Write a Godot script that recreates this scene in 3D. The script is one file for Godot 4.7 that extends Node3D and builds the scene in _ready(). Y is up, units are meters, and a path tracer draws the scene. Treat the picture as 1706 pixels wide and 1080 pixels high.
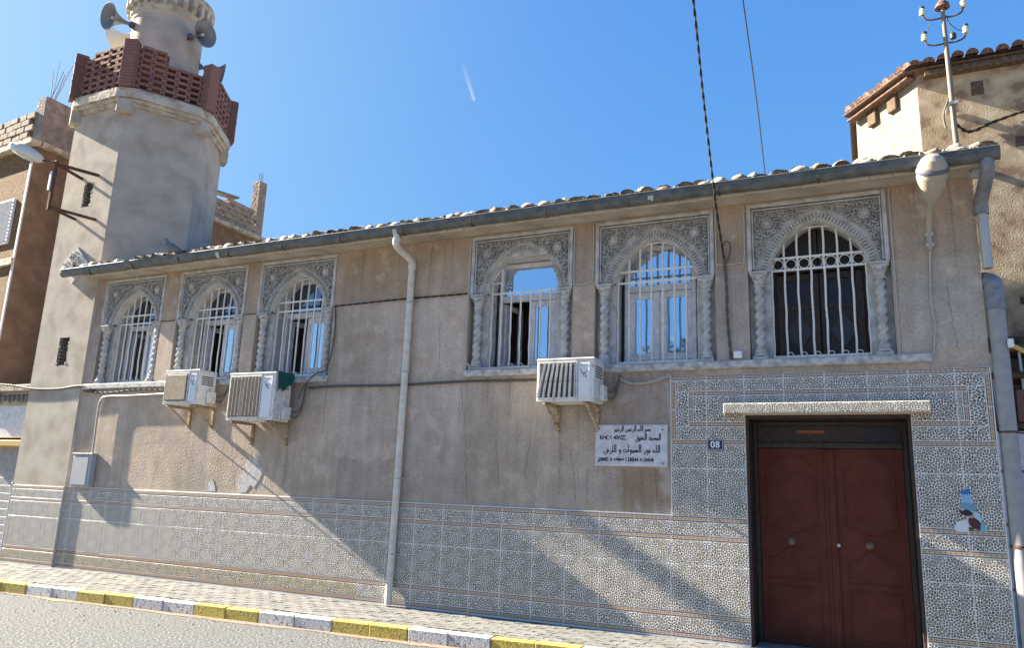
extends Node3D
# A street-side prayer hall with carved window surrounds and a tiled base, its brick-topped minaret and its neighbours.

const BASE := 0.12          # pavement level above the road
const HALL_L := -11.53
const HALL_R := 1.02
const WIN_X := [-10.63, -8.93, -7.31, -3.81, -2.155, -0.43]
const HEX_C := Vector3(-12.17, 0.0, -1.075)
const ROOF_SLOPE := 0.38

var rng := RandomNumberGenerator.new()
var mats := {}
var meshes := {}

# ------------------------------------------------------------------ helpers: nodes
func V(x: float, y: float, z: float) -> Vector3:
	return Vector3(x, y, z)

func wpos(n: Node) -> Vector3:
	var p := Vector3.ZERO
	while n != null and n != self:
		p += (n as Node3D).position
		n = n.get_parent()
	return p

func thing(called: String, label: String, category: String, at: Vector3, group := "") -> Node3D:
	var o := Node3D.new()
	o.name = called
	add_child(o, true)
	o.position = at
	o.set_meta("label", label)
	o.set_meta("category", category)
	if group != "":
		o.set_meta("group", group)
	return o

func solo(called: String, mesh: Mesh, mat: Material, label: String, category: String, at := Vector3.ZERO, group := "") -> MeshInstance3D:
	var o := MeshInstance3D.new()
	o.name = called
	o.mesh = mesh
	o.material_override = mat
	add_child(o, true)
	o.position = at
	o.set_meta("label", label)
	o.set_meta("category", category)
	if group != "":
		o.set_meta("group", group)
	return o

func struct(called: String, mesh: Mesh, mat: Material, at := Vector3.ZERO) -> MeshInstance3D:
	var o := MeshInstance3D.new()
	o.name = called
	o.mesh = mesh
	o.material_override = mat
	add_child(o, true)
	o.position = at
	o.set_meta("kind", "structure")
	return o

# a part whose mesh is given in the frame whose origin lies at "at" (world)
func part(parent: Node3D, called: String, mesh: Mesh, mat: Material, at := Vector3.ZERO, turn := Basis.IDENTITY) -> MeshInstance3D:
	var o := MeshInstance3D.new()
	o.name = called
	o.mesh = mesh
	o.material_override = mat
	parent.add_child(o, true)
	o.transform = Transform3D(turn, at - wpos(parent))
	return o

# ------------------------------------------------------------------ helpers: geometry
func ST() -> SurfaceTool:
	var st := SurfaceTool.new()
	st.begin(Mesh.PRIMITIVE_TRIANGLES)
	return st

func vtx(st: SurfaceTool, p: Vector3, n: Vector3, uv := Vector2.ZERO) -> void:
	st.set_normal(n)
	st.set_uv(uv)
	st.add_vertex(p)

# a, b, c, d run clockwise as seen from the front
func quad(st: SurfaceTool, a: Vector3, b: Vector3, c: Vector3, d: Vector3, ua := Vector2(0, 0), ub := Vector2(1, 0), uc := Vector2(1, 1), ud := Vector2(0, 1)) -> void:
	var n := (c - a).cross(b - a)
	if n.length_squared() < 1e-16:
		n = (d - a).cross(c - a)
	n = n.normalized()
	vtx(st, a, n, ua); vtx(st, b, n, ub); vtx(st, c, n, uc)
	vtx(st, a, n, ua); vtx(st, c, n, uc); vtx(st, d, n, ud)

func tri(st: SurfaceTool, a: Vector3, b: Vector3, c: Vector3) -> void:
	var n := (c - a).cross(b - a).normalized()
	vtx(st, a, n); vtx(st, b, n); vtx(st, c, n)

func smooth_quad(st: SurfaceTool, p: Array, n: Array, u: Array) -> void:
	for i in [0, 1, 2, 0, 2, 3]:
		vtx(st, p[i], n[i], u[i])

# box with chamfered edges, centred at xf.origin
func cbox(st: SurfaceTool, xf: Transform3D, size: Vector3, bev := 0.0) -> void:
	var h := size * 0.5
	if bev <= 0.0:
		for ax in 3:
			for sg in [-1.0, 1.0]:
				var n := Vector3.ZERO; n[ax] = sg
				var u := Vector3.ZERO; u[(ax + 1) % 3] = 1.0
				var w := Vector3.ZERO; w[(ax + 2) % 3] = 1.0
				var c := n * h
				var uu := u * h
				var ww := w * h
				if sg < 0:
					var t := uu; uu = ww; ww = t
				quad(st, xf * (c - uu + ww), xf * (c + uu + ww), xf * (c + uu - ww), xf * (c - uu - ww))
		return
	var b: float = min(bev, min(h.x, min(h.y, h.z)) * 0.9)
	var k := h - Vector3(b, b, b)
	for ax in 3:
		var i1 := (ax + 1) % 3
		var i2 := (ax + 2) % 3
		for sg in [-1.0, 1.0]:
			var c := Vector3.ZERO; c[ax] = h[ax] * sg
			var uu := Vector3.ZERO; uu[i1] = k[i1]
			var ww := Vector3.ZERO; ww[i2] = k[i2]
			if sg < 0:
				var t := uu; uu = ww; ww = t
			quad(st, xf * (c - uu + ww), xf * (c + uu + ww), xf * (c + uu - ww), xf * (c - uu - ww))
		# edges along axis ax
		for s1 in [-1.0, 1.0]:
			for s2 in [-1.0, 1.0]:
				var a := Vector3.ZERO; a[ax] = k[ax]; a[i1] = h[i1] * s1; a[i2] = k[i2] * s2
				var d := Vector3.ZERO; d[ax] = k[ax]; d[i1] = k[i1] * s1; d[i2] = h[i2] * s2
				var a2 := a; a2[ax] = -k[ax]
				var d2 := d; d2[ax] = -k[ax]
				if s1 * s2 > 0:
					quad(st, xf * a, xf * a2, xf * d2, xf * d)
				else:
					quad(st, xf * d, xf * d2, xf * a2, xf * a)
	for sx in [-1.0, 1.0]:
		for sy in [-1.0, 1.0]:
			for sz in [-1.0, 1.0]:
				var p1 := V(h.x * sx, k.y * sy, k.z * sz)
				var p2 := V(k.x * sx, h.y * sy, k.z * sz)
				var p3 := V(k.x * sx, k.y * sy, h.z * sz)
				if sx * sy * sz > 0:
					tri(st, xf * p1, xf * p3, xf * p2)
				else:
					tri(st, xf * p1, xf * p2, xf * p3)

func box(st: SurfaceTool, lo: Vector3, hi: Vector3, bev := 0.0) -> void:
	cbox(st, Transform3D(Basis.IDENTITY, (lo + hi) * 0.5), hi - lo, bev)

# a bar of rectangular section from a to b
func bar(st: SurfaceTool, a: Vector3, b: Vector3, w: float, d: float, bev := 0.0, up := Vector3(0, 0, 1)) -> void:
	var y := (b - a).normalized()
	var x := y.cross(up)
	if x.length() < 0.01:
		x = y.cross(Vector3(1, 0, 0))
	x = x.normalized()
	var z := x.cross(y).normalized()
	cbox(st, Transform3D(Basis(x, y, z), (a + b) * 0.5), V(w, (b - a).length(), d), bev)

func tube(st: SurfaceTool, pts: Array, r, seg := 8, caps := true) -> void:
	var n := pts.size()
	var rings := []
	var norms := []
	var prev := Vector3.ZERO
	for i in n:
		var t: Vector3
		if i == 0: t = pts[1] - pts[0]
		elif i == n - 1: t = pts[n - 1] - pts[n - 2]
		else: t = pts[i + 1] - pts[i - 1]
		t = t.normalized()
		var u: Vector3
		if i == 0:
			u = t.cross(Vector3.UP)
			if u.length() < 0.05: u = t.cross(Vector3.RIGHT)
		else:
			u = prev - t * prev.dot(t)
		u = u.normalized()
		prev = u
		var w := t.cross(u)
		var rr: float = r[i] if r is Array else r
		var ring := []
		var nn := []
		for k in seg:
			var a := TAU * k / seg
			var d := u * cos(a) + w * sin(a)
			ring.append(pts[i] + d * rr)
			nn.append(d)
		rings.append(ring); norms.append(nn)
	for i in n - 1:
		for k in seg:
			var k2 := (k + 1) % seg
			smooth_quad(st, [rings[i][k], rings[i + 1][k], rings[i + 1][k2], rings[i][k2]], [norms[i][k], norms[i + 1][k], norms[i + 1][k2], norms[i][k2]],
				[Vector2(float(k) / seg, i), Vector2(float(k) / seg, i + 1), Vector2(float(k + 1) / seg, i + 1), Vector2(float(k + 1) / seg, i)])
	if caps:
		for k in seg:
			var k2 := (k + 1) % seg
			tri(st, pts[0], rings[0][k], rings[0][k2])
			tri(st, pts[n - 1], rings[n - 1][k2], rings[n - 1][k])

# profile of Vector2(radius, height) turned about the y axis of xf
func lathe(st: SurfaceTool, xf: Transform3D, prof: Array, seg := 24) -> void:
	for i in prof.size() - 1:
		var p: Vector2 = prof[i]
		var q: Vector2 = prof[i + 1]
		var d := q - p
		var nr := Vector2(d.y, -d.x).normalized()
		for k in seg:
			var a := TAU * k / seg
			var b := TAU * (k + 1) / seg
			var ca := V(cos(a), 0, sin(a)); var cb := V(cos(b), 0, sin(b))
			var na := (xf.basis * (ca * nr.x + Vector3.UP * nr.y)).normalized()
			var nb := (xf.basis * (cb * nr.x + Vector3.UP * nr.y)).normalized()
			smooth_quad(st, [xf * (ca * p.x + Vector3.UP * p.y), xf * (cb * p.x + Vector3.UP * p.y), xf * (cb * q.x + Vector3.UP * q.y), xf * (ca * q.x + Vector3.UP * q.y)], [na, nb, nb, na],
				[Vector2(float(k) / seg, p.y), Vector2(float(k + 1) / seg, p.y), Vector2(float(k + 1) / seg, q.y), Vector2(float(k) / seg, q.y)])

# flat plate: outline in xy (any direction), between z0 and z1
func plate(st: SurfaceTool, pts: PackedVector2Array, z0: float, z1: float) -> void:
	var poly := pts
	if not Geometry2D.is_polygon_clockwise(poly):
		poly = pts.duplicate()
		poly.reverse()
	var idx := Geometry2D.triangulate_polygon(poly)
	for i in range(0, idx.size(), 3):
		var a := poly[idx[i]]; var b := poly[idx[i + 1]]; var c := poly[idx[i + 2]]
		if (b - a).cross(c - a) > 0:
			var t := b; b = c; c = t
		tri(st, V(a.x, a.y, z1), V(b.x, b.y, z1), V(c.x, c.y, z1))
		tri(st, V(a.x, a.y, z0), V(c.x, c.y, z0), V(b.x, b.y, z0))
	var n := poly.size()
	# outward side is found from the signed area
	var area := 0.0
	for i in n:
		area += poly[i].cross(poly[(i + 1) % n])
	for i in n:
		var a := poly[i]; var b := poly[(i + 1) % n]
		if area > 0:
			quad(st, V(a.x, a.y, z1), V(b.x, b.y, z1), V(b.x, b.y, z0), V(a.x, a.y, z0))
		else:
			quad(st, V(b.x, b.y, z1), V(a.x, a.y, z1), V(a.x, a.y, z0), V(b.x, b.y, z0))

func axis_frame(origin: Vector3, dir: Vector3) -> Transform3D:
	var y := dir.normalized()
	var x := y.cross(Vector3.UP)
	if x.length() < 0.05: x = y.cross(Vector3.RIGHT)
	x = x.normalized()
	return Transform3D(Basis(x, y, x.cross(y)), origin)

func curve_pts(pts: Array, per := 6) -> Array:
	var out := []
	var n := pts.size()
	for i in n - 1:
		var p0: Vector3 = pts[max(i - 1, 0)]; var p1: Vector3 = pts[i]
		var p2: Vector3 = pts[i + 1]; var p3: Vector3 = pts[min(i + 2, n - 1)]
		for k in per:
			var t := float(k) / per
			out.append(p1.cubic_interpolate(p2, p0, p3, t))
	out.append(pts[n - 1])
	return out

# ------------------------------------------------------------------ materials
func lin(r: float, g: float, b: float) -> Color:
	return Color(r, g, b).linear_to_srgb()

func plain(key: String, c: Color, rough := 0.7, metal := 0.0) -> StandardMaterial3D:
	var m := StandardMaterial3D.new()
	m.albedo_color = c
	m.roughness = rough
	m.metallic = metal
	mats[key] = m
	return m

func noise(seed_: int, freq: float, oct := 4, type := FastNoiseLite.TYPE_SIMPLEX_SMOOTH) -> FastNoiseLite:
	var f := FastNoiseLite.new()
	f.seed = seed_
	f.noise_type = type
	f.frequency = freq
	f.fractal_type = FastNoiseLite.FRACTAL_FBM
	f.fractal_octaves = oct
	return f

func noise_tex(f: FastNoiseLite, stops: Array, size := 512) -> NoiseTexture2D:
	var t := NoiseTexture2D.new()
	t.width = size; t.height = size
	t.seamless = true
	t.noise = f
	var g := Gradient.new()
	var offs := PackedFloat32Array(); var cols := PackedColorArray()
	for s in stops:
		offs.append(s[0]); cols.append(s[1])
	g.offsets = offs; g.colors = cols
	t.color_ramp = g
	return t

func bump_tex(f: FastNoiseLite, strength: float, size := 512) -> NoiseTexture2D:
	var t := NoiseTexture2D.new()
	t.width = size; t.height = size
	t.seamless = true
	t.noise = f
	t.as_normal_map = true
	t.bump_strength = strength
	return t

# a rough mineral surface: ramp of colours over fractal noise, laid by position
func mineral(key: String, stops: Array, seed_: int, repeat: float, rough: float, bump: float, freq := 0.012, oct := 6, bfreq := 0.05) -> StandardMaterial3D:
	var m := StandardMaterial3D.new()
	m.albedo_texture = noise_tex(noise(seed_, freq, oct), stops, 512)
	m.uv1_triplanar = true
	m.uv1_world_triplanar = true
	m.uv1_scale = Vector3.ONE / repeat
	m.roughness = rough
	if bump > 0.0:
		m.normal_enabled = true
		var bk := "bump_%.3f" % bfreq
		if not meshes.has(bk): meshes[bk] = bump_tex(noise(77, bfreq, 4), 8.0, 512)
		m.normal_texture = meshes[bk]
		m.normal_scale = bump
	mats[key] = m
	return m

func smooth01(a: float, b: float, x: float) -> float:
	var t: float = clamp((x - a) / (b - a), 0.0, 1.0)
	return t * t * (3.0 - 2.0 * t)

# printed arabesque of the wall tiles
func make_tile_image(w: int, h: int, seed_: int) -> Image:
	var img := Image.create(w, h, false, Image.FORMAT_RGB8)
	var cell := FastNoiseLite.new()
	cell.seed = seed_
	cell.noise_type = FastNoiseLite.TYPE_CELLULAR
	cell.cellular_return_type = FastNoiseLite.RETURN_DISTANCE2_SUB
	cell.cellular_jitter = 0.85
	cell.cellular_distance_function = FastNoiseLite.DISTANCE_EUCLIDEAN
	cell.frequency = 1.0
	cell.fractal_type = FastNoiseLite.FRACTAL_NONE
	var tint := noise(seed_ + 3, 0.9, 2)
	for j in h:
		for i in w:
			var x := float(i) / w * 0.39
			var y := float(j) / h * 0.465
			# nearest rosette of a staggered lattice
			var r := 9.0; var dx := 0.0; var dy := 0.0
			const RU := 0.17
			const RQ := 0.18
			for c in [[0.195, 0.116], [0.195, 0.349], [0.0, 0.2325], [0.39, 0.2325], [0.0, 0.0], [0.39, 0.0], [0.0, 0.465], [0.39, 0.465]]:
				var ex: float = x - c[0]; var ey: float = y - c[1]
				var d := sqrt(ex * ex + ey * ey)
				if d < r: r = d; dx = ex; dy = ey
			var dark := 0.0
			var ink := Color(0.155, 0.15, 0.155)
			if r < 0.072:
				var ring := int(r / 0.024)
				var n: int = [4, 9, 15][ring]
				var u := atan2(dy, dx) / TAU * n + (0.5 if ring % 2 else 0.0)
				u = u - floor(u) - 0.5
				var q := r / 0.024 - ring - 0.5
				var e := u * u / RU + q * q / RQ
				dark = (1.0 - smooth01(0.7, 1.25, e)) * (1.0 - 0.5 * (1.0 - smooth01(0.08, 0.25, e)))
				ink = Color(0.16, 0.175, 0.235)
			else:
				var v := cell.get_noise_2d(x * 37.0, y * 37.0)
				dark = smooth01(-0.89, -0.77, v) * (1.0 - 0.6 * smooth01(-0.50, -0.32, v))
				var tn := tint.get_noise_2d(x * 30.0, y * 30.0)
				ink = ink.lerp(Color(0.23, 0.23, 0.22), clamp(tn + 0.5, 0.0, 1.0))
			img.set_pixel(i, j, Color(0.90, 0.875, 0.825).lerp(ink, dark * 0.93))
	return img

func make_border_image(w: int, h: int) -> Image:
	var img := Image.create(w, h, false, Image.FORMAT_RGB8)
	for j in h:
		var v := (float(j) + 0.5) / h
		for i in w:
			var u := float(i) / w * 9.0
			var c := Color(0.82, 0.74, 0.63)
			var d: float = abs(v - 0.5)
			var fu: float = abs(u - floor(u) - 0.5)
			if d < 0.24:
				c = Color(0.75, 0.66, 0.55)
				if d + fu * 0.55 < 0.2: c = Color(0.50, 0.40, 0.32)
				elif fu > 0.44 and d < 0.1: c = Color(0.62, 0.44, 0.30)
			elif d < 0.29: c = Color(0.62, 0.52, 0.44)
			elif d < 0.355: c = Color(0.84, 0.79, 0.71)
			else: c = Color(0.10, 0.12, 0.25)
			img.set_pixel(i, j, c)
	return img

func tile_mat(key: String, img: Image, tint: Color, rough: float) -> void:
	var m := StandardMaterial3D.new()
	m.albedo_texture = ImageTexture.create_from_image(img)
	m.albedo_color = tint
	m.roughness = rough
	mats[key] = m

# the facade's own plaster: patches, drips, cracks and stains where the photograph has them
func make_facade_images() -> Array:
	var w := 1536; var h := 576      # 12.8 m x 4.8 m, 120 pixels a metre
	var a := noise(11, 0.004, 5).get_image(w, h, false, false, true).get_data()
	var b := noise(23, 0.03, 5).get_image(w, h, false, false, true).get_data()
	var fs := noise(31, 0.06, 4)
	var c := fs.get_image(w, h / 12, false, false, true)
	c.resize(w, h, Image.INTERPOLATE_CUBIC)
	var cd := c.get_data()
	var g := noise(47, 0.25, 3).get_image(w, h, false, false, true).get_data()
	var k := noise(59, 0.011, 4).get_image(w, h, false, false, true).get_data()
	var patches := [[-6.5, -5.42, 3.95, 4.6, 0.95, 0.94, 0.92], [-5.9, -4.55, 2.95, 3.9, 1.05, 1.05, 1.06], [-4.53, -3.5, 1.3, 2.78, 0.96, 0.955, 0.95], [-5.28, -4.6, 1.7, 2.75, 1.03, 1.04, 1.06], [-7.1, -6.2, 1.9, 2.7, 1.05, 1.04, 1.04], [-6.35, -5.5, 1.33, 1.85, 0.93, 0.93, 0.94], [-3.05, -2.0, 2.3, 2.8, 0.94, 0.93, 0.93], [0.35, 1.0, 3.0, 3.7, 0.97, 1.0, 1.03], [-1.75, -1.1, 2.9, 3.95, 0.96, 0.97, 1.0], [-10.6, -9.2, 1.33, 2.0, 1.05, 1.04, 1.02], [-6.4, -5.6, 2.95, 3.5, 0.96, 0.95, 0.95]]
	var out := PackedByteArray(); out.resize(w * h * 3)
	for j in h:
		var y := 4.92 - float(j) / 120.0
		var up := smooth01(3.86, 3.94, y)
		for i in w:
			var n := j * w + i
			var x := HALL_L - 0.1 + float(i) / 120.0
			var va := a[n] / 255.0; var vb := b[n] / 255.0; var vc := cd[n] / 255.0; var vg := g[n] / 255.0; var vk := k[n] / 255.0
			var m := 0.862 + 0.15 * (va - 0.5) + 0.11 * (vb - 0.5) + 0.09 * (vc - 0.5) + 0.17 * (vg - 0.5)
			# render coat: greyer below the cable line, browner above it
			var warm: float = clamp(up * 0.8 + (vk - 0.5) * 1.1, 0.0, 1.0)
			var r: float = lerp(0.770, 0.735, warm) * m
			var gg: float = lerp(0.708, 0.645, warm) * m
			var bb: float = lerp(0.645, 0.555, warm) * m
			# pale lime bloom scattered low on the wall
			var bloom := smooth01(0.70, 0.84, vb * 0.6 + vk * 0.5)
			r = lerp(r, 0.76, bloom * 0.45); gg = lerp(gg, 0.72, bloom * 0.45); bb = lerp(bb, 0.68, bloom * 0.45)
			# repair coats trowelled on in large flat patches, each its own tone
			for p in patches:
				var ex: float = (vb - 0.5) * 0.10 + (vg - 0.5) * 0.02
				if x + ex > p[0] and x + ex < p[1] and y + ex > p[2] and y + ex < p[3]:
					r *= p[4]; gg *= p[5]; bb *= p[6]
			# brown water stain beside the tiled doorway
			var sx := (x + 2.28 + (vb - 0.5) * 0.3) / 0.34; var sy := (y - 1.58 + (vc - 0.5) * 0.25) / 0.34
			var stn := smooth01(1.0, 0.45, sqrt(sx * sx + sy * sy)) * (0.35 + 0.65 * vc)
			r = lerp(r, 0.52, stn * 0.8); gg = lerp(gg, 0.40, stn * 0.8); bb = lerp(bb, 0.28, stn * 0.8)
			out[n * 3] = int(clamp(r, 0, 1) * 255.0); out[n * 3 + 1] = int(clamp(gg, 0, 1) * 255.0); out[n * 3 + 2] = int(clamp(bb, 0, 1) * 255.0)
	var img := Image.create_from_data(w, h, false, Image.FORMAT_RGB8, out)
	# hairline cracks and scratches
	var cr := RandomNumberGenerator.new(); cr.seed = 5
	for line in [[-4.56, 2.75, -4.48, 1.36], [-4.05, 2.1, -4.02, 1.55], [-3.11, 2.0, -3.06, 1.4], [-2.9, 1.75, -2.88, 1.4], [-2.14, 1.8, -2.12, 1.5], [-3.6, 2.1, -3.66, 1.7], [-7.17, 1.95, -7.2, 1.45], [-9.4, 1.75, -9.1, 1.4], [0.72, 3.6, 0.78, 2.95], [-6.2, 3.2, -6.05, 2.95], [-4.9, 3.6, -4.82, 3.0], [-1.62, 3.4, -1.6, 2.98], [-8.2, 2.1, -8.05, 1.4]]:
		var steps := int((line[1] - line[3]) * 120.0)
		var off := 0.0
		for s in steps:
			var t := float(s) / steps
			off += cr.randf_range(-0.6, 0.6)
			var px := int((lerp(line[0], line[2], t) - HALL_L + 0.1) * 120.0 + off)
			var py := int((4.92 - lerp(line[1], line[3], t)) * 120.0)
			if px > 1 and px < w - 2 and py > 0 and py < h - 1:
				var old := img.get_pixel(px, py)
				img.set_pixel(px, py, old.lerp(Color(0.36, 0.30, 0.26), 0.42))
				if cr.randf() < 0.3: img.set_pixel(px + 1, py, old.lerp(Color(0.36, 0.30, 0.26), 0.22))
	for s in 70:
		var cx := cr.randf_range(-10.5, -2.2); var cy := cr.randf_range(1.4, 2.7)
		if cr.randf() < 0.25: cy = cr.randf_range(2.9, 4.6)
		var px := int((cx - HALL_L + 0.1) * 120.0); var py := int((4.92 - cy) * 120.0)
		var tone: Color = Color(0.84, 0.80, 0.75) if cr.randf() < 0.7 else Color(0.45, 0.38, 0.33)
		var dx := cr.randf_range(-0.5, 0.5)
		for q in cr.randi_range(2, 9):
			var qx := px + int(q * dx) + cr.randi_range(-1, 1); var qy := py + q
			if qx > 1 and qx < w - 2 and qy > 0 and qy < h - 1:
				img.set_pixel(qx, qy, img.get_pixel(qx, qy).lerp(tone, 0.55))
	# runs of dirty water below sills, brackets and the eaves
	for run in [[-4.48, 2.85, 0.6], [-4.2, 2.85, 0.35], [-3.9, 2.85, 0.5], [-2.62, 2.85, 0.45], [-2.2, 2.85, 0.25], [-6.62, 2.85, 0.7], [-6.9, 2.85, 0.4], [-8.3, 2.85, 0.6], [-3.25, 2.2, 0.7], [-2.78, 2.2, 0.5], [-3.02, 2.45, 0.9], [-7.82, 2.05, 0.6], [-7.2, 2.05, 0.65], [-9.06, 2.25, 0.6], [-5.6, 4.68, 0.7], [-4.8, 4.68, 0.5], [-6.2, 4.68, 0.6], [-5.1, 4.68, 0.9], [0.5, 4.68, 0.7], [0.8, 4.68, 0.9], [-2.3, 1.8, 0.35], [-2.12, 1.8, 0.45], [-2.5, 1.8, 0.3]]:
		var steps := int(run[2] * 120.0)
		var off := 0.0
		var wd := cr.randi_range(2, 5)
		for s in steps:
			off += cr.randf_range(-0.25, 0.25)
			var py := int((4.92 - run[1]) * 120.0) + s
			for q in wd:
				if cr.randf() < 0.25: continue
				var px := int((run[0] - HALL_L + 0.1) * 120.0 + off) + q
				if px > 1 and px < w - 2 and py > 0 and py < h - 1:
					img.set_pixel(px, py, img.get_pixel(px, py).lerp(Color(0.40, 0.345, 0.30), 0.30 * (1.0 if cr.randf() < 1.0 - float(s) / steps * 0.7 else 0.3)))
	# relief of the trowelled coat
	var hd := PackedByteArray(); hd.resize(w * h)
	for n in w * h:
		hd[n] = int(clamp(b[n] * 0.15 + g[n] * 0.6 + k[n] * 0.25, 0, 255))
	var himg := Image.create_from_data(w, h, false, Image.FORMAT_L8, hd)
	himg.convert(Image.FORMAT_RGBA8)
	himg.bump_map_to_normal_map(3.0)
	return [img, himg]

func make_materials() -> void:
	var fi := make_facade_images()
	var fm := StandardMaterial3D.new()
	fm.albedo_texture = ImageTexture.create_from_image(fi[0])
	fm.normal_enabled = true
	fm.normal_texture = ImageTexture.create_from_image(fi[1])
	fm.normal_scale = 0.2
	fm.roughness = 0.92
	mats["facade"] = fm
	mineral("tower_plaster", [[0.2, lin(0.315, 0.272, 0.222)], [0.42, lin(0.38, 0.335, 0.276)], [0.6, lin(0.41, 0.364, 0.302)], [0.85, lin(0.46, 0.412, 0.345)]], 101, 3.2, 0.92, 0.03, 0.012, 6, 0.16)
	mineral("rear_plaster", [[0.2, lin(0.25, 0.2, 0.15)], [0.8, lin(0.33, 0.27, 0.21)]], 103, 3.0, 0.95, 0.3)
	mineral("stucco", [[0.2, lin(0.33, 0.33, 0.32)], [0.5, lin(0.45, 0.45, 0.44)], [0.8, lin(0.54, 0.54, 0.53)]], 107, 1.1, 0.85, 0.1)
	mineral("reveal_paint", [[0.2, lin(0.44, 0.43, 0.41)], [0.8, lin(0.60, 0.585, 0.56)]], 109, 1.3, 0.85, 0.15)
	mineral("sill_stone", [[0.2, lin(0.28, 0.28, 0.275)], [0.5, lin(0.42, 0.42, 0.41)], [0.8, lin(0.55, 0.55, 0.54)]], 113, 0.8, 0.85, 0.4)
	mineral("pale_concrete", [[0.2, lin(0.27, 0.235, 0.18)], [0.5, lin(0.42, 0.38, 0.31)], [0.8, lin(0.52, 0.48, 0.40)]], 127, 1.6, 0.9, 0.3)
	mineral("grey_concrete", [[0.2, lin(0.17, 0.15, 0.13)], [0.8, lin(0.27, 0.245, 0.215)]], 131, 1.5, 0.92, 0.4)
	mineral("white_paint", [[0.2, lin(0.50, 0.50, 0.52)], [0.75, lin(0.66, 0.66, 0.68)]], 137, 0.9, 0.45, 0.0)
	mineral("iron_paint", [[0.16, lin(0.36, 0.27, 0.2)], [0.24, lin(0.68, 0.67, 0.63)], [0.8, lin(0.80, 0.79, 0.76)]], 139, 0.5, 0.55, 0.1, 0.03)
	mineral("wood_dark", [[0.2, lin(0.02, 0.012, 0.009)], [0.8, lin(0.045, 0.025, 0.018)]], 149, 0.5, 0.6, 0.2)
	mineral("door_paint", [[0.2, lin(0.096, 0.030, 0.020)], [0.5, lin(0.106, 0.034, 0.023)], [0.85, lin(0.120, 0.040, 0.028)]], 151, 2.0, 0.6, 0.12)
	mats["door_paint"].roughness = 0.75
	mats["door_paint"].metallic_specular = 0.2
	mineral("zinc", [[0.2, lin(0.08, 0.087, 0.085)], [0.6, lin(0.125, 0.132, 0.13)], [0.9, lin(0.19, 0.195, 0.185)]], 157, 1.2, 0.5, 0.1)
	mats["zinc"].metallic = 0.35
	mineral("pvc_grey", [[0.2, lin(0.24, 0.245, 0.25)], [0.8, lin(0.31, 0.315, 0.32)]], 163, 1.0, 0.5, 0.0)
	mineral("pvc_cream", [[0.2, lin(0.54, 0.50, 0.44)], [0.8, lin(0.68, 0.64, 0.57)]], 165, 0.9, 0.45, 0.0)
	mineral("pvc_dark", [[0.2, lin(0.14, 0.15, 0.17)], [0.8, lin(0.23, 0.24, 0.26)]], 167, 0.8, 0.5, 0.0)
	mineral("metal_white", [[0.15, lin(0.42, 0.36, 0.28)], [0.3, lin(0.60, 0.59, 0.56)], [0.8, lin(0.70, 0.70, 0.68)]], 173, 0.7, 0.45, 0.0)
	mineral("tan_mesh", [[0.2, lin(0.22, 0.175, 0.125)], [0.8, lin(0.30, 0.245, 0.18)]], 179, 0.6, 0.75, 0.0)
	mineral("rust", [[0.2, lin(0.05, 0.022, 0.014)], [0.5, lin(0.10, 0.045, 0.028)], [0.8, lin(0.16, 0.085, 0.05)]], 181, 0.4, 0.85, 0.3)
	mineral("rusty_bracket", [[0.3, lin(0.2, 0.11, 0.05)], [0.5, lin(0.38, 0.28, 0.17)], [0.8, lin(0.5, 0.42, 0.30)]], 191, 0.3, 0.8, 0.2)
	mineral("asphalt", [[0.2, lin(0.032, 0.036, 0.038)], [0.42, lin(0.075, 0.082, 0.087)], [0.58, lin(0.113, 0.121, 0.127)], [0.8, lin(0.26, 0.275, 0.285)]], 193, 1.6, 0.95, 0.7, 0.09, 3, 0.2)
	mineral("road_dust", [[0.2, lin(0.17, 0.12, 0.085)], [0.8, lin(0.25, 0.19, 0.14)]], 197, 0.6, 0.98, 0.5)
	for q in 3:
		var e: float = [0.68, 0.80, 0.92][q]
		mineral("paver_%d" % q, [[0.2, lin(0.115 * e, 0.116 * e, 0.112 * e)], [0.5, lin(0.170 * e, 0.172 * e, 0.167 * e)], [0.8, lin(0.225 * e, 0.228 * e, 0.222 * e)]], 199 + q * 13, 0.5, 0.95, 0.5, 0.03)
	mineral("joint_sand", [[0.2, lin(0.10, 0.085, 0.068)], [0.8, lin(0.16, 0.14, 0.115)]], 251, 0.4, 0.98, 0.4)
	mineral("pale_earth", [[0.2, lin(0.20, 0.17, 0.13)], [0.8, lin(0.30, 0.265, 0.215)]], 255, 3.0, 0.98, 0.2)
	mineral("kerb_white", [[0.20, lin(0.20, 0.19, 0.17)], [0.33, lin(0.50, 0.50, 0.48)], [0.8, lin(0.64, 0.635, 0.62)]], 257, 0.7, 0.9, 0.5, 0.025)
	mineral("kerb_yellow", [[0.20, lin(0.20, 0.17, 0.12)], [0.33, lin(0.42, 0.33, 0.06)], [0.8, lin(0.53, 0.42, 0.09)]], 263, 0.7, 0.9, 0.5, 0.025)
	for q in 4:
		var cols: Array = [[lin(0.20, 0.18, 0.155), lin(0.46, 0.43, 0.39)], [lin(0.15, 0.12, 0.095), lin(0.36, 0.32, 0.28)], [lin(0.13, 0.075, 0.05), lin(0.30, 0.22, 0.17)], [lin(0.23, 0.21, 0.185), lin(0.44, 0.42, 0.38)]][q]
		mineral("roof_tile_%d" % q, [[0.3, cols[0]], [0.7, cols[1]]], 271 + q * 11, 0.25, 0.9, 0.5, 0.03)
	mineral("clay_tile", [[0.2, lin(0.07, 0.036, 0.026)], [0.5, lin(0.115, 0.065, 0.047)], [0.8, lin(0.17, 0.115, 0.085)]], 311, 0.4, 0.9, 0.4)
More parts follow.
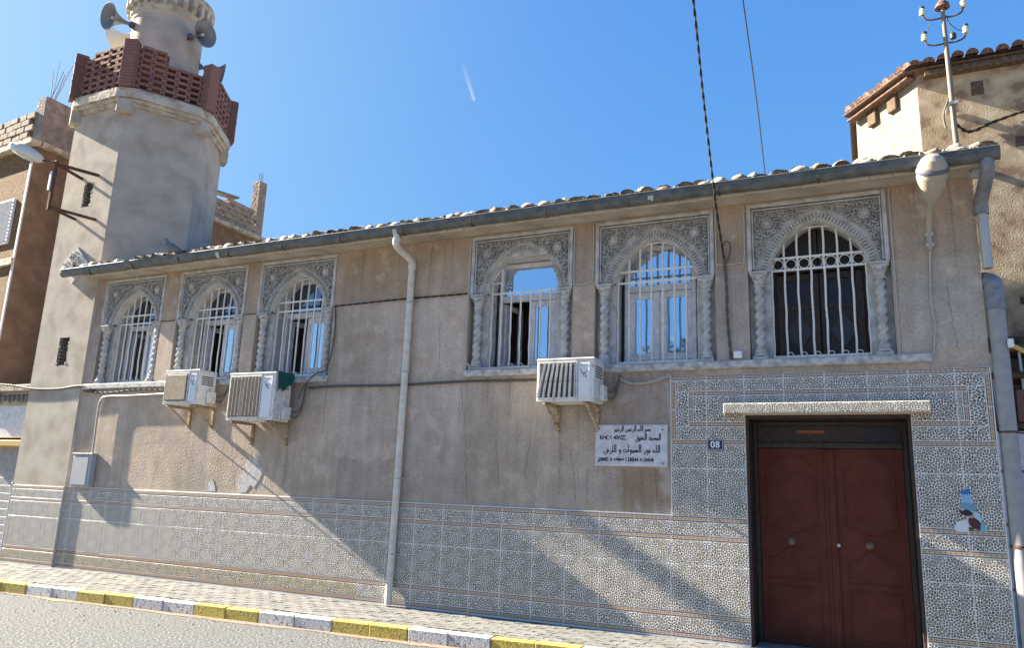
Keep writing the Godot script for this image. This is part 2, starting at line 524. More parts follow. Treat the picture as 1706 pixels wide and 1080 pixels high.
	for q in 3:
		var e: float = [0.82, 1.0, 1.2][q]
		mineral("brick_%d" % q, [[0.2, lin(0.135 * e, 0.066 * e, 0.056 * e)], [0.5, lin(0.195 * e, 0.100 * e, 0.084 * e)], [0.8, lin(0.26 * e, 0.15 * e, 0.125 * e)]], 313 + q * 7, 0.3, 0.9, 0.4, 0.03)
	mineral("block_grey", [[0.2, lin(0.20, 0.165, 0.135)], [0.8, lin(0.31, 0.265, 0.22)]], 337, 0.5, 0.95, 0.5)
	mineral("ochre_render", [[0.2, lin(0.11, 0.063, 0.030)], [0.5, lin(0.155, 0.094, 0.047)], [0.8, lin(0.20, 0.128, 0.068)]], 347, 1.6, 0.97, 0.4, 0.03, 5, 0.12)
	mineral("brown_render", [[0.2, lin(0.155, 0.095, 0.06)], [0.8, lin(0.22, 0.14, 0.09)]], 349, 2.5, 0.95, 0.3)
	mineral("peeling_render", [[0.20, lin(0.20, 0.135, 0.088)], [0.32, lin(0.25, 0.18, 0.118)], [0.37, lin(0.31, 0.235, 0.15)], [0.55, lin(0.37, 0.29, 0.19)], [0.7, lin(0.40, 0.32, 0.215)], [0.85, lin(0.46, 0.385, 0.27)]], 353, 2.4, 0.95, 0.08, 0.012, 6, 0.16)
	mineral("limewash", [[0.25, lin(0.15, 0.13, 0.10)], [0.42, lin(0.205, 0.19, 0.155)], [0.8, lin(0.24, 0.225, 0.19)]], 359, 1.4, 0.95, 0.4, 0.02)
	mineral("timber", [[0.2, lin(0.06, 0.038, 0.024)], [0.8, lin(0.13, 0.088, 0.056)]], 367, 0.5, 0.9, 0.3)
	mineral("marble", [[0.2, lin(0.50, 0.50, 0.52)], [0.8, lin(0.63, 0.63, 0.66)]], 373, 0.7, 0.35, 0.0)
	mineral("granite_box", [[0.3, lin(0.20, 0.215, 0.24)], [0.5, lin(0.34, 0.36, 0.39)], [0.75, lin(0.50, 0.52, 0.55)]], 379, 0.25, 0.6, 0.1, 0.03)
	mineral("leaf", [[0.2, lin(0.03, 0.055, 0.015)], [0.8, lin(0.07, 0.11, 0.03)]], 383, 1.0, 0.7, 0.0)
	mineral("bark", [[0.2, lin(0.06, 0.045, 0.03)], [0.8, lin(0.13, 0.10, 0.07)]], 389, 0.5, 0.95, 0.5)
	mineral("wall_patch", [[0.2, lin(0.36, 0.35, 0.35)], [0.8, lin(0.50, 0.49, 0.48)]], 397, 0.6, 0.9, 0.3)
	mineral("cream_paint", [[0.2, lin(0.48, 0.44, 0.36)], [0.8, lin(0.58, 0.54, 0.46)]], 401, 0.8, 0.8, 0.2)
	plain("mirror_glass", lin(0.62, 0.70, 0.80), 0.03, 1.0)
	plain("dim_glass", lin(0.16, 0.20, 0.27), 0.05, 1.0)
	plain("dark_glass", lin(0.012, 0.013, 0.02), 0.12)
	plain("blue_glass", lin(0.012, 0.010, 0.030), 0.6)
	plain("stained_pane", lin(0.016, 0.013, 0.014), 0.6)
	plain("lozenge_glass", lin(0.028, 0.028, 0.040), 0.5)
	plain("ink", lin(0.03, 0.03, 0.035), 0.7)
	plain("navy_enamel", lin(0.012, 0.016, 0.06), 0.25)
	plain("white_enamel", lin(0.72, 0.72, 0.74), 0.3)
	plain("cable_black", lin(0.02, 0.019, 0.018), 0.6)
	plain("cable_grey", lin(0.10, 0.088, 0.075), 0.7)
	plain("cable_pale", lin(0.40, 0.38, 0.35), 0.6)
	plain("brass", lin(0.16, 0.125, 0.08), 0.5, 0.6)
	plain("horn_grey", lin(0.165, 0.178, 0.205), 0.4)
	plain("horn_dark", lin(0.085, 0.095, 0.125), 0.5)
	plain("horn_pale", lin(0.55, 0.55, 0.52), 0.4)
	plain("insulator_glass", lin(0.42, 0.55, 0.45), 0.15)
	plain("green_cloth", lin(0.006, 0.085, 0.072), 0.8)
	plain("grout", lin(0.60, 0.60, 0.58), 0.95)
	plain("weathered_pole", lin(0.17, 0.15, 0.13), 0.7)
	plain("galvanised", lin(0.42, 0.42, 0.40), 0.45, 0.3)
	plain("lamp_shell", lin(0.33, 0.295, 0.24), 0.5)
	plain("lamp_cover", lin(0.50, 0.50, 0.44), 0.25)
	plain("orange_plate", lin(0.22, 0.06, 0.02), 0.6)
	plain("yellow_paint", lin(0.48, 0.33, 0.10), 0.7)
	for q in 2:
		var img := make_tile_image(320, 384, 71 + q)
		tile_mat("tile_%d" % q, img, Color(1, 1, 1), 0.48)
		tile_mat("tile_dusty_%d" % q, img, Color(0.96, 0.92, 0.84), 0.5)
	var bi := make_border_image(360, 40)
	tile_mat("border", bi, Color(1, 1, 1), 0.4)
	tile_mat("border_dusty", bi, Color(0.95, 0.87, 0.78), 0.6)

# ------------------------------------------------------------------ sky
func make_sky(sun_to: Vector3) -> ImageTexture:
	var w := 512; var h := 256
	var img := Image.create(w, h, false, Image.FORMAT_RGBF)
	for j in h:
		var el := (0.5 - (j + 0.5) / h) * PI
		for i in w:
			var az := (i + 0.5) / w * TAU
			var d := V(sin(az) * cos(el), sin(el), -cos(az) * cos(el))
			var t: float = clamp(d.y, 0.0, 1.0)
			var c := Vector3(0.29, 0.66, 1.10).lerp(Vector3(0.035, 0.215, 0.74), pow(t, 0.6))
			var g: float = max(d.dot(sun_to), 0.0)
			c += Vector3(0.46, 0.52, 0.30) * pow(g, 3.6)
			img.set_pixel(i, j, Color(c.x, c.y, c.z))
	img.resize(4096, 2048, Image.INTERPOLATE_BILINEAR)
	# a short vapour trail behind an aircraft: two fine strands that widen and fade behind it
	var head := V(-0.4477, 0.5001, -0.7989).normalized()
	var tail := V(-0.4584, 0.5462, -0.7825).normalized()
	for s in 160:
		var t := s / 160.0
		var d := head.lerp(tail, t).normalized()
		for strand in [-1.0, 1.0]:
			var px: float = fposmod(atan2(d.x, -d.z) / TAU, 1.0) * 4096.0 + strand * (0.4 + 0.9 * t)
			var py := acos(d.y) / PI * 2048.0
			var k := (1.0 - t) * 0.22 + 0.03
			var x0 := int(floor(px)); var y0 := int(floor(py))
			for oy in 2:
				for ox in 2:
					var wgt: float = (1.0 - abs(px - x0 - ox)) * (1.0 - abs(py - y0 - oy)) * k * 0.55
					var old := img.get_pixel(x0 + ox, y0 + oy)
					img.set_pixel(x0 + ox, y0 + oy, old.lerp(Color(0.85, 0.95, 1.0), clamp(wgt, 0.0, 1.0)))
	return ImageTexture.create_from_image(img)

# ------------------------------------------------------------------ main
func _ready() -> void:
	rng.seed = 20240
	# camera
	var cam := Camera3D.new()
	cam.name = "camera"
	cam.position = V(0.0, 1.5, 8.2)
	cam.rotation_degrees = V(12.434, 25.421, 2.181)
	cam.fov = 45.96
	cam.near = 0.05
	cam.far = 2000.0
	add_child(cam)
	cam.current = true
	# sun: low along the street from the far end, skimming the wall
	var sun_to := V(-1.0, 0.575, 0.082).normalized()
	var sun := DirectionalLight3D.new()
	sun.name = "sun"
	sun.light_energy = 1.6
	sun.light_color = Color(1.0, 0.945, 0.86)
	sun.light_angular_distance = 0.55
	sun.shadow_enabled = true
	add_child(sun)
	sun.look_at_from_position(sun_to * 50.0, Vector3.ZERO, Vector3.UP)
	# sky and exposure
	var we := WorldEnvironment.new()
	we.name = "world"
	var env := Environment.new()
	env.background_mode = Environment.BG_SKY
	var sky := Sky.new()
	var pan := PanoramaSkyMaterial.new()
	pan.panorama = make_sky(sun_to)
	pan.energy_multiplier = 0.172
	sky.sky_material = pan
	env.sky = sky
	env.tonemap_mode = Environment.TONE_MAPPER_LINEAR
	env.tonemap_exposure = 5.8
	env.sdfgi_enabled = true
	env.ssao_enabled = true
	env.ssil_enabled = true
	we.environment = env
	add_child(we)

	make_materials()
	build_ground()
	var hall := build_hall()
	build_windows(hall)
	build_wall_tiles(hall)
	build_door(hall)
	build_roof(hall)
	build_minaret()
	build_left_neighbours()
	build_right_neighbour()
	build_air_conditioners()
	build_downpipes()
	build_lamps()
	build_signs()
	build_cables()
	build_wall_pole()
	build_pigeon()
	build_across_street()

# ------------------------------------------------------------------ ground
func kerb_z(x: float) -> float:
	return 1.53 - 0.056 * (x + 10.1)

func build_ground() -> void:
	var st := ST()
	quad(st, V(-900, 0, -900), V(900, 0, -900), V(900, 0, 900), V(-900, 0, 900))
	struct("ground", st.commit(), mats["pale_earth"], V(0, -0.02, 0))
	st = ST()
	quad(st, V(-120, 0, kerb_z(-120)), V(40, 0, kerb_z(40)), V(40, 0, kerb_z(40) + 8.6), V(-120, 0, kerb_z(-120) + 8.6))
	struct("road", st.commit(), mats["asphalt"])
	st = ST()
	quad(st, V(-120, BASE, kerb_z(-120) + 8.6), V(40, BASE, kerb_z(40) + 8.6), V(40, BASE, kerb_z(40) + 11.0), V(-120, BASE, kerb_z(-120) + 11.0))
	quad(st, V(40, BASE, kerb_z(40) + 8.6), V(-120, BASE, kerb_z(-120) + 8.6), V(-120, -0.02, kerb_z(-120) + 8.6), V(40, -0.02, kerb_z(40) + 8.6))
	struct("opposite_pavement", st.commit(), mats["pale_earth"])
	# drift of reddish dust along the foot of the kerb, ragged edge
	st = ST()
	var fx := -24.0
	var nz := noise(71, 0.9, 4)
	while fx < 4.0:
		var w0: float = 0.10 + 0.10 * nz.get_noise_1d(fx) + 0.04 * nz.get_noise_1d(fx * 7.0)
		var w1: float = 0.10 + 0.10 * nz.get_noise_1d(fx + 0.12) + 0.04 * nz.get_noise_1d((fx + 0.12) * 7.0)
		quad(st, V(fx, 0.005, kerb_z(fx) - 0.002), V(fx + 0.12, 0.005, kerb_z(fx + 0.12) - 0.002), V(fx + 0.12, 0.004, kerb_z(fx + 0.12) + max(w1, 0.02)), V(fx, 0.004, kerb_z(fx) + max(w0, 0.02)))
		fx += 0.12
	var dust := solo("kerb_dust", st.commit(), mats["road_dust"], "reddish dust drifted along the foot of the painted kerb", "dust")
	dust.set_meta("kind", "stuff")
	# loose grit and small stones on the road
	st = ST()
	for i in 260:
		var x := rng.randf_range(-13.0, 2.0)
		var z: float = kerb_z(x) + 0.03 + abs(rng.randfn(0.0, 0.5))
		var s := rng.randf_range(0.004, 0.013)
		cbox(st, Transform3D(Basis.from_euler(V(rng.randf() * 3.0, rng.randf() * 3.0, rng.randf() * 3.0)), V(x, s * 0.3, z)), V(s, s * 0.8, s * 1.3))
	var grit := solo("road_grit", st.commit(), mats["pale_earth"], "small loose stones and grit on the road beside the kerb", "grit")
	grit.set_meta("kind", "stuff")
	# kerb: painted stones about 0.93 m long, yellow and white by turns
	var kerb := Node3D.new()
	kerb.name = "kerb"
	add_child(kerb)
	kerb.set_meta("kind", "structure")
	var seams := [-24.0]
	var ang := atan(0.056)
	var k := 0
	var x0 := -9.86 - 0.93 * 14
	while x0 < 3.5:
		var x1 := x0 + 0.93 + rng.randf_range(-0.03, 0.03)
		var yellow: bool = posmod(k, 2) == 1
		for half in 2:
			var a: float = lerp(x0, x1, half * 0.5) + (0.005 if half == 0 else 0.001)
			var b: float = lerp(x0, x1, half * 0.5 + 0.5) - (0.005 if half == 1 else 0.001)
			st = ST()
			var mid := (a + b) * 0.5
			var xf := Transform3D(Basis(Vector3.UP, ang) * Basis(Vector3.RIGHT, rng.randf_range(-0.02, 0.02)), V(mid, 0.052 + rng.randf_range(-0.004, 0.004), kerb_z(mid) - 0.065 + rng.randf_range(-0.006, 0.006)))
			cbox(st, xf, V((b - a), 0.15, 0.13), 0.010)
			part(kerb, "kerb_stone", st.commit(), mats["kerb_yellow"] if yellow else mats["kerb_white"])
		x0 = x1
		k += 1
	# pavement bed with interlocking pavers
	st = ST()
	quad(st, V(-24, BASE - 0.012, -0.5), V(4, BASE - 0.012, -0.5), V(4, BASE - 0.012, kerb_z(4) - 0.13), V(-24, BASE - 0.012, kerb_z(-24) - 0.13))
	var pave := struct("pavement", st.commit(), mats["joint_sand"])
	var outline := PackedVector2Array()
	var hw := 0.098; var hh := 0.052
	for p in [[-1, -1], [-0.55, -1], [-0.3, -0.72], [0.3, -0.72], [0.55, -1], [1, -1], [1, -0.45], [0.86, -0.2], [0.86, 0.2], [1, 0.45], [1, 1], [0.55, 1], [0.3, 1.24], [-0.3, 1.24], [-0.55, 1], [-1, 1], [-1, 0.45], [-1.12, 0.2], [-1.12, -0.2], [-1, -0.45]]:
		outline.append(Vector2(p[0] * hw, p[1] * hh))
	st = ST()
	plate(st, outline, -0.02, 0.0)
	var pm := st.commit()
	var lay := Basis(Vector3.RIGHT, -PI / 2)
	var spots := []
	var row := 0
	var z := 0.05
	while z < 1.9:
		var x := -14.6 + (0.1 if row % 2 else 0.0)
		while x < 3.0:
			if z < kerb_z(x) - 0.18:
				spots.append(V(x + rng.randf_range(-0.002, 0.002), BASE + rng.randf_range(-0.003, 0.003), z))
			x += 0.203
		z += 0.108
		row += 1
	spots.sort_custom(func(p, q): return p.distance_to(V(-2.2, 1.5, 7.0)) < q.distance_to(V(-2.2, 1.5, 7.0)))
	var near := []
	var rest := []
	for p in spots:
		if near.size() < 300 and p.x < -0.3 - (1.4 - p.z) * 0.0: near.append(p)
		else: rest.append(p)
	for p in near:
		part(pave, "paver", pm, mats["paver_%d" % rng.randi_range(0, 2)], p, lay * Basis.from_euler(V(rng.randfn(0, 0.012), rng.randfn(0, 0.012), rng.randfn(0, 0.01))))
	for q in 3:
		st = ST()
		var any := false
		for i in range(q, rest.size(), 3):
			st.append_from(pm, 0, Transform3D(lay * Basis.from_euler(V(rng.randfn(0, 0.012), rng.randfn(0, 0.012), 0)), rest[i]))
		var far := part(pave, "paver_field", st.commit(), mats["paver_%d" % q])
		far.set_meta("kind", "stuff")

# ------------------------------------------------------------------ the hall: walls
func facade_uv(p: Vector3) -> Vector2:
	return Vector2((p.x - HALL_L + 0.1) / 12.8, (4.92 - p.y) / 4.8)

func build_hall() -> Node3D:
	var hall := thing("prayer_hall", "long single-storey plastered building with six carved windows and blue-grey tiled base", "building", V(-5.25, BASE, 0))
	var xs := [HALL_L]
	var holes := []
	for cx in WIN_X:
		holes.append([cx - 0.69, cx + 0.69, 2.95, 4.67])
	holes.append([-1.187, 0.332, BASE - 0.02, 2.37])
	for hh in holes:
		xs.append(hh[0]); xs.append(hh[1])
	xs.append(HALL_R)
	xs.sort()
	var ys := [BASE - 0.05, 2.37, 2.95, 4.67, 4.90]
	var st := ST()
	for i in xs.size() - 1:
		for j in ys.size() - 1:
			var cx: float = (xs[i] + xs[i + 1]) * 0.5; var cy: float = (ys[j] + ys[j + 1]) * 0.5
			var inside := false
			for hh in holes:
				if cx > hh[0] and cx < hh[1] and cy > hh[2] and cy < hh[3]: inside = true
			if inside or xs[i + 1] - xs[i] < 0.001: continue
			var a := V(xs[i], ys[j + 1], 0); var b := V(xs[i + 1], ys[j + 1], 0); var c := V(xs[i + 1], ys[j], 0); var d := V(xs[i], ys[j], 0)
			quad(st, a, b, c, d, facade_uv(a), facade_uv(b), facade_uv(c), facade_uv(d))
			var bk := V(0, 0, -0.36)
			quad(st, b + bk, a + bk, d + bk, c + bk)
	for hh in holes:
		var l: float = hh[0]; var r: float = hh[1]; var bo: float = hh[2]; var t: float = hh[3]
		quad(st, V(l, t, 0), V(l, t, -0.36), V(l, bo, -0.36), V(l, bo, 0))
		quad(st, V(r, t, -0.36), V(r, t, 0), V(r, bo, 0), V(r, bo, -0.36))
		quad(st, V(l, t, -0.36), V(l, t, 0), V(r, t, 0), V(r, t, -0.36))
		quad(st, V(l, bo, 0), V(l, bo, -0.36), V(r, bo, -0.36), V(r, bo, 0))
	quad(st, V(HALL_R, 4.9, 0), V(HALL_R, 4.9, -0.36), V(HALL_R, 0.07, -0.36), V(HALL_R, 0.07, 0), Vector2(0.9, 0.2), Vector2(0.93, 0.2), Vector2(0.93, 0.9), Vector2(0.9, 0.9))
	quad(st, V(HALL_L, 4.9, -0.36), V(HALL_L, 4.9, 0), V(HALL_L, 0.07, 0), V(HALL_L, 0.07, -0.36))
	quad(st, V(HALL_L, 4.9, -0.36), V(HALL_R, 4.9, -0.36), V(HALL_R, 4.9, 0), V(HALL_L, 4.9, 0))
	part(hall, "front_wall", st.commit(), mats["facade"])
	# side and rear walls follow the single-pitch roof
	for s in [[HALL_R - 0.30, HALL_R - 0.002], [HALL_L + 0.002, HALL_L + 0.3]]:
		st = ST()
		var lo: float = s[0]; var hi: float = s[1]
		var y0 := 4.80; var y1 := 4.80 + ROOF_SLOPE * 3.24
		var zf := -0.36; var zb := -3.6
		quad(st, V(hi, y0, zf), V(hi, y1, zb), V(hi, 0.07, zb), V(hi, 0.07, zf))
		quad(st, V(lo, y1, zb), V(lo, y0, zf), V(lo, 0.07, zf), V(lo, 0.07, zb))
		quad(st, V(lo, y0, zf), V(hi, y0, zf), V(hi, 0.07, zf), V(lo, 0.07, zf))
		quad(st, V(hi, y1, zb), V(lo, y1, zb), V(lo, 0.07, zb), V(hi, 0.07, zb))
		quad(st, V(lo, y1, zb), V(hi, y1, zb), V(hi, y0, zf), V(lo, y0, zf))
		part(hall, "side_wall", st.commit(), mats["tower_plaster"])
	st = ST()
	box(st, V(HALL_L + 0.31, 0.07, -3.6), V(HALL_R - 0.31, 5.98, -3.3))
	part(hall, "rear_wall", st.commit(), mats["tower_plaster"])
	st = ST()
	box(st, V(HALL_L + 0.31, 0.0, -3.29), V(HALL_R - 0.31, 0.10, -0.37))
	part(hall, "hall_floor", st.commit(), mats["wood_dark"])
	# sills under each run of windows
	for s in [[-4.51, 0.56], [-11.49, -6.59]]:
		var x: float = s[0]
		st = ST()
		var n := 0
		box(st, V(s[0], 2.862, -0.36), V(s[1], 2.948, 0.058), 0.012)
		part(hall, "window_sill", st.commit(), mats["sill_stone"])
	# where the coat has fallen off and the pale undercoat shows
	var patch := PackedVector2Array()
	for p in [[-8.02, 1.45], [-7.98, 1.58], [-7.90, 1.66], [-7.86, 1.80], [-7.80, 1.86], [-7.77, 1.80], [-7.72, 1.88], [-7.66, 1.84], [-7.65, 1.70], [-7.60, 1.74], [-7.57, 1.68], [-7.62, 1.54], [-7.70, 1.43], [-7.76, 1.47], [-7.84, 1.37], [-7.94, 1.36]]:
		patch.append(Vector2(p[0], p[1]))
	st = ST()
	plate(st, patch, -0.01, 0.004)
	part(hall, "bare_plaster_patch", st.commit(), mats["wall_patch"])
	var patch2 := PackedVector2Array()
	for p in [[-8.52, 1.36], [-8.55, 1.46], [-8.47, 1.53], [-8.42, 1.44], [-8.40, 1.36]]:
		patch2.append(Vector2(p[0], p[1]))
	st = ST()
	plate(st, patch2, -0.01, 0.004)
	part(hall, "bare_plaster_patch", st.commit(), mats["wall_patch"])
	return hall

# ------------------------------------------------------------------ windows
func arch_pts(a: float, ys: float, rise: float, n := 14) -> Array:
	# pointed arch from right foot over the apex to the left foot
	var out := []
	for i in n + 1:
		var x := a * cos(PI * 0.5 * i / n)
		out.append(Vector2(x, arch_y(x, a, ys, rise)))
	for i in range(n - 1, -1, -1):
		var p: Vector2 = out[i]
		out.append(Vector2(-p.x, p.y))
	return out

func square_y(x: float) -> float:
	# head built up square, with rounded haunches
	var ax: float = abs(x)
	if ax < 0.33: return 4.37
	var u: float = clamp((ax - 0.33) / 0.14, 0.0, 1.0)
	return 3.93 + 0.44 * sqrt(max(1.0 - u * u, 0.0)) * (1.0 - 0.35 * u)

func arch_y(x: float, a: float, ys: float, rise: float) -> float:
	var ax: float = abs(x)
	if ax >= a: return ys
	var u := ax / a
	return ys + rise * (0.73 * sqrt(max(1.0 - u * u, 0.0)) + 0.27 * (1.0 - u))

# one little C-scroll of the carving as a raised ridge in the xy plane
func add_scroll(st: SurfaceTool, c: Vector2, size: float, turn: float, flip: float, z: float) -> void:
	var pts := []
	for i in 11:
		var t := i / 10.0
		var ang := t * 5.2
		var r := size * (1.0 - 0.72 * t)
		pts.append(c + Vector2(cos(ang * flip + turn) * r, sin(ang * flip + turn) * r) * 0.62 + Vector2(cos(turn + 1.0), sin(turn + 1.0)) * size * 0.2)
	for i in 10:
		var p: Vector2 = pts[i]; var q: Vector2 = pts[i + 1]
		var d := (q - p).normalized()
		var n := Vector2(-d.y, d.x)
		var w := size * 0.135 * (1.15 - 0.5 * i / 10.0)
		var hgt := 0.042 if size > 0.025 else 0.016
		var a0 := V(p.x + n.x * w, p.y + n.y * w, z); var a2 := V(p.x - n.x * w, p.y - n.y * w, z)
		var b0 := V(q.x + n.x * w, q.y + n.y * w, z); var b2 := V(q.x - n.x * w, q.y - n.y * w, z)
		var hz := V(0, 0, hgt)
		quad(st, a0, b0, b0 + hz, a0 + hz)
		quad(st, a0 + hz, b0 + hz, b2 + hz, a2 + hz)
		quad(st, a2 + hz, b2 + hz, b2, a2)

func surround_meshes(sfx := "") -> void:
	var square := sfx != ""
	var zf := -0.055
	var ys := 3.93
	# plate with the arched opening, its soffit and the jambs
	var st := ST()
	var xs := []
	for i in 57: xs.append(-0.688 + 1.376 * i / 56.0)
	xs.append(-0.4701); xs.append(0.4701); xs.append(-0.4699); xs.append(0.4699)
	xs.sort()
	for i in xs.size() - 1:
		var x0: float = xs[i]; var x1: float = xs[i + 1]
		var y0 := arch_y(x0, 0.47, ys, 0.51) if abs(x0) < 0.47 else 3.91
		var y1 := arch_y(x1, 0.47, ys, 0.51) if abs(x1) < 0.47 else 3.91
		if square:
			if abs(x0) < 0.47: y0 = square_y(x0)
			if abs(x1) < 0.47: y1 = square_y(x1)
		quad(st, V(x0, 4.668, zf), V(x1, 4.668, zf), V(x1, y1, zf), V(x0, y0, zf))
	for s in [-1.0, 1.0]:
		# underside over the colonnettes and the plate behind them
		var xa: float = min(s * 0.47, s * 0.688); var xb: float = max(s * 0.47, s * 0.688)
		quad(st, V(xa, 3.91, zf), V(xb, 3.91, zf), V(xb, 3.91, -0.12), V(xa, 3.91, -0.12))
		quad(st, V(xa, 3.91, -0.12), V(xb, 3.91, -0.12), V(xb, 2.95, -0.12), V(xa, 2.95, -0.12))
	meshes["surround" + sfx] = st.commit()
	st = ST()
	var ar := arch_pts(0.47, ys, 0.51)
	if square:
		for i in ar.size(): ar[i] = Vector2(ar[i].x, square_y(ar[i].x))
	for i in ar.size() - 1:
		var p: Vector2 = ar[i]; var q: Vector2 = ar[i + 1]
		quad(st, V(p.x, p.y, zf), V(p.x, p.y, -0.34), V(q.x, q.y, -0.34), V(q.x, q.y, zf))
	quad(st, V(0.47, 3.93, -0.34), V(0.47, 3.93, -0.12), V(0.47, 2.95, -0.12), V(0.47, 2.95, -0.34))
	quad(st, V(-0.47, 3.93, -0.12), V(-0.47, 3.93, -0.34), V(-0.47, 2.95, -0.34), V(-0.47, 2.95, -0.12))
	meshes["reveal" + sfx] = st.commit()
	# raised arch band: two beads and a beaded middle
	st = ST()
	for s in ([[0.575, 0.635, 0.034, 0.013]] if square else [[0.477, 0.517, 0.030, 0.011], [0.575, 0.635, 0.034, 0.013]]):
		var line := []
		for p in arch_pts(s[0], ys - 0.015, s[1], 16): line.append(V(p.x, p.y, zf + s[2]))
		line.append(V(-s[0], 3.915, zf + s[2]))
		line.push_front(V(s[0], 3.915, zf + s[2]))
		tube(st, line, s[3], 6)
	var mid := arch_pts(0.526, ys - 0.015, 0.575, 20)
	var run := 0.0
	for i in mid.size() - 1:
		var p: Vector2 = mid[i]; var q: Vector2 = mid[i + 1]
		var len := p.distance_to(q)
		var d := (q - p) / len
		while run < len:
			var c := p + d * run
			if not (square and abs(c.x) < 0.44 and c.y > 4.0 and c.y < square_y(c.x) + 0.02):
				cbox(st, Transform3D(Basis(V(d.x, d.y, 0), V(-d.y, d.x, 0), Vector3.BACK), V(c.x, c.y, zf + 0.012)), V(0.020, 0.058, 0.034), 0.006)
				add_scroll(st, c + d * 0.018, 0.0245, run * 40.0, 1.0, zf)
			run += 0.036
		run -= len
	meshes["arch_band" + sfx] = st.commit()
	if square: return
	# border moulding
	st = ST()
	for s in [-1.0, 1.0]:
		box(st, V(s * 0.664 - 0.022, 3.91, zf - 0.01), V(s * 0.664 + 0.022, 4.668, 0.016), 0.008)
		box(st, V(s * 0.628 - 0.008, 3.93, zf - 0.01), V(s * 0.628 + 0.008, 4.61, 0.0), 0.004)
	box(st, V(-0.642, 4.624, zf - 0.01), V(0.642, 4.668, 0.016), 0.008)
	box(st, V(-0.62, 4.594, zf - 0.01), V(0.62, 4.610, 0.0), 0.004)
	meshes["border_moulding"] = st.commit()
	# foliage scrolls over the spandrels
	st = ST()
	var r2 := RandomNumberGenerator.new(); r2.seed = 9
	var step := 0.041
	var y := 3.94
	var row := 0
	while y < 4.59:
		var x := -0.60 + (step * 0.5 if row % 2 else 0.0)
		while x < 0.605:
			var p := Vector2(x + r2.randf_range(-0.008, 0.008), y + r2.randf_range(-0.008, 0.008))
			var outer := arch_y(p.x, 0.59, ys - 0.015, 0.65) if abs(p.x) < 0.59 else 3.9
			var ros: bool = Vector2(abs(p.x) - 0.475, p.y - 4.44).length() < 0.075
			if p.y > outer + 0.006 and not ros:
				add_scroll(st, p, r2.randf_range(0.028, 0.037), r2.randf_range(0.0, TAU), 1.0 if r2.randf() < 0.5 else -1.0, zf)
			x += step
		y += step * 0.9
		row += 1
	for s in [-1.0, 1.0]:
		for i in 6:
			add_scroll(st, Vector2(s * 0.602, 3.95 + i * 0.045), 0.024, i * 2.1, s, zf)
	meshes["carving"] = st.commit()
	st = ST()
	lathe(st, Transform3D(Basis(Vector3.RIGHT, PI / 2), Vector3.ZERO), [Vector2(0.058, -0.01), Vector2(0.06, 0.012), Vector2(0.045, 0.022), Vector2(0.038, 0.016), Vector2(0.022, 0.03), Vector2(0.0, 0.034)], 18)
	for i in 8:
		var a := TAU * i / 8.0
		add_scroll(st, Vector2(cos(a), sin(a)) * 0.046, 0.02, a, 1.0, 0.01)
	meshes["rosette"] = st.commit()
	# twisted colonnette, capital and base
	st = ST()
	var seg := 20; var rows := 130
	var grid := []
	for j in rows + 1:
		var ring := []
		var yy := 3.07 + (3.74 - 3.07) * j / rows
		for k in seg:
			var a := TAU * k / seg
			var r := 0.043 + 0.012 * cos(2.0 * (a + yy * 34.0))
			ring.append(V(cos(a) * r, yy, sin(a) * r))
		grid.append(ring)
	st.set_smooth_group(0)
	for j in rows:
		for k in seg:
			var k2 := (k + 1) % seg
			for p in [grid[j][k], grid[j + 1][k2], grid[j + 1][k], grid[j][k], grid[j][k2], grid[j + 1][k2]]:
				st.set_uv(Vector2.ZERO)
				st.add_vertex(p)
	st.generate_normals()
	meshes["colonnette"] = st.commit()
	st = ST()
	lathe(st, Transform3D.IDENTITY, [Vector2(0.05, 3.735), Vector2(0.062, 3.75), Vector2(0.05, 3.768), Vector2(0.052, 3.79), Vector2(0.072, 3.83), Vector2(0.082, 3.862)], 16)
	box(st, V(-0.088, 3.86, -0.085), V(0.088, 3.885, 0.062), 0.005)
	box(st, V(-0.096, 3.886, -0.085), V(0.096, 3.909, 0.07), 0.005)
	for i in 6:
		add_scroll(st, Vector2(-0.05 + 0.02 * i, 3.82 + 0.015 * (i % 2)), 0.02, i * 1.7, 1.0, 0.055)
	meshes["capital"] = st.commit()
	st = ST()
	lathe(st, Transform3D.IDENTITY, [Vector2(0.075, 2.99), Vector2(0.078, 3.01), Vector2(0.062, 3.03), Vector2(0.066, 3.05), Vector2(0.05, 3.075)], 16)
	box(st, V(-0.08, 2.949, -0.08), V(0.08, 2.99, 0.06), 0.006)
	meshes["column_base"] = st.commit()

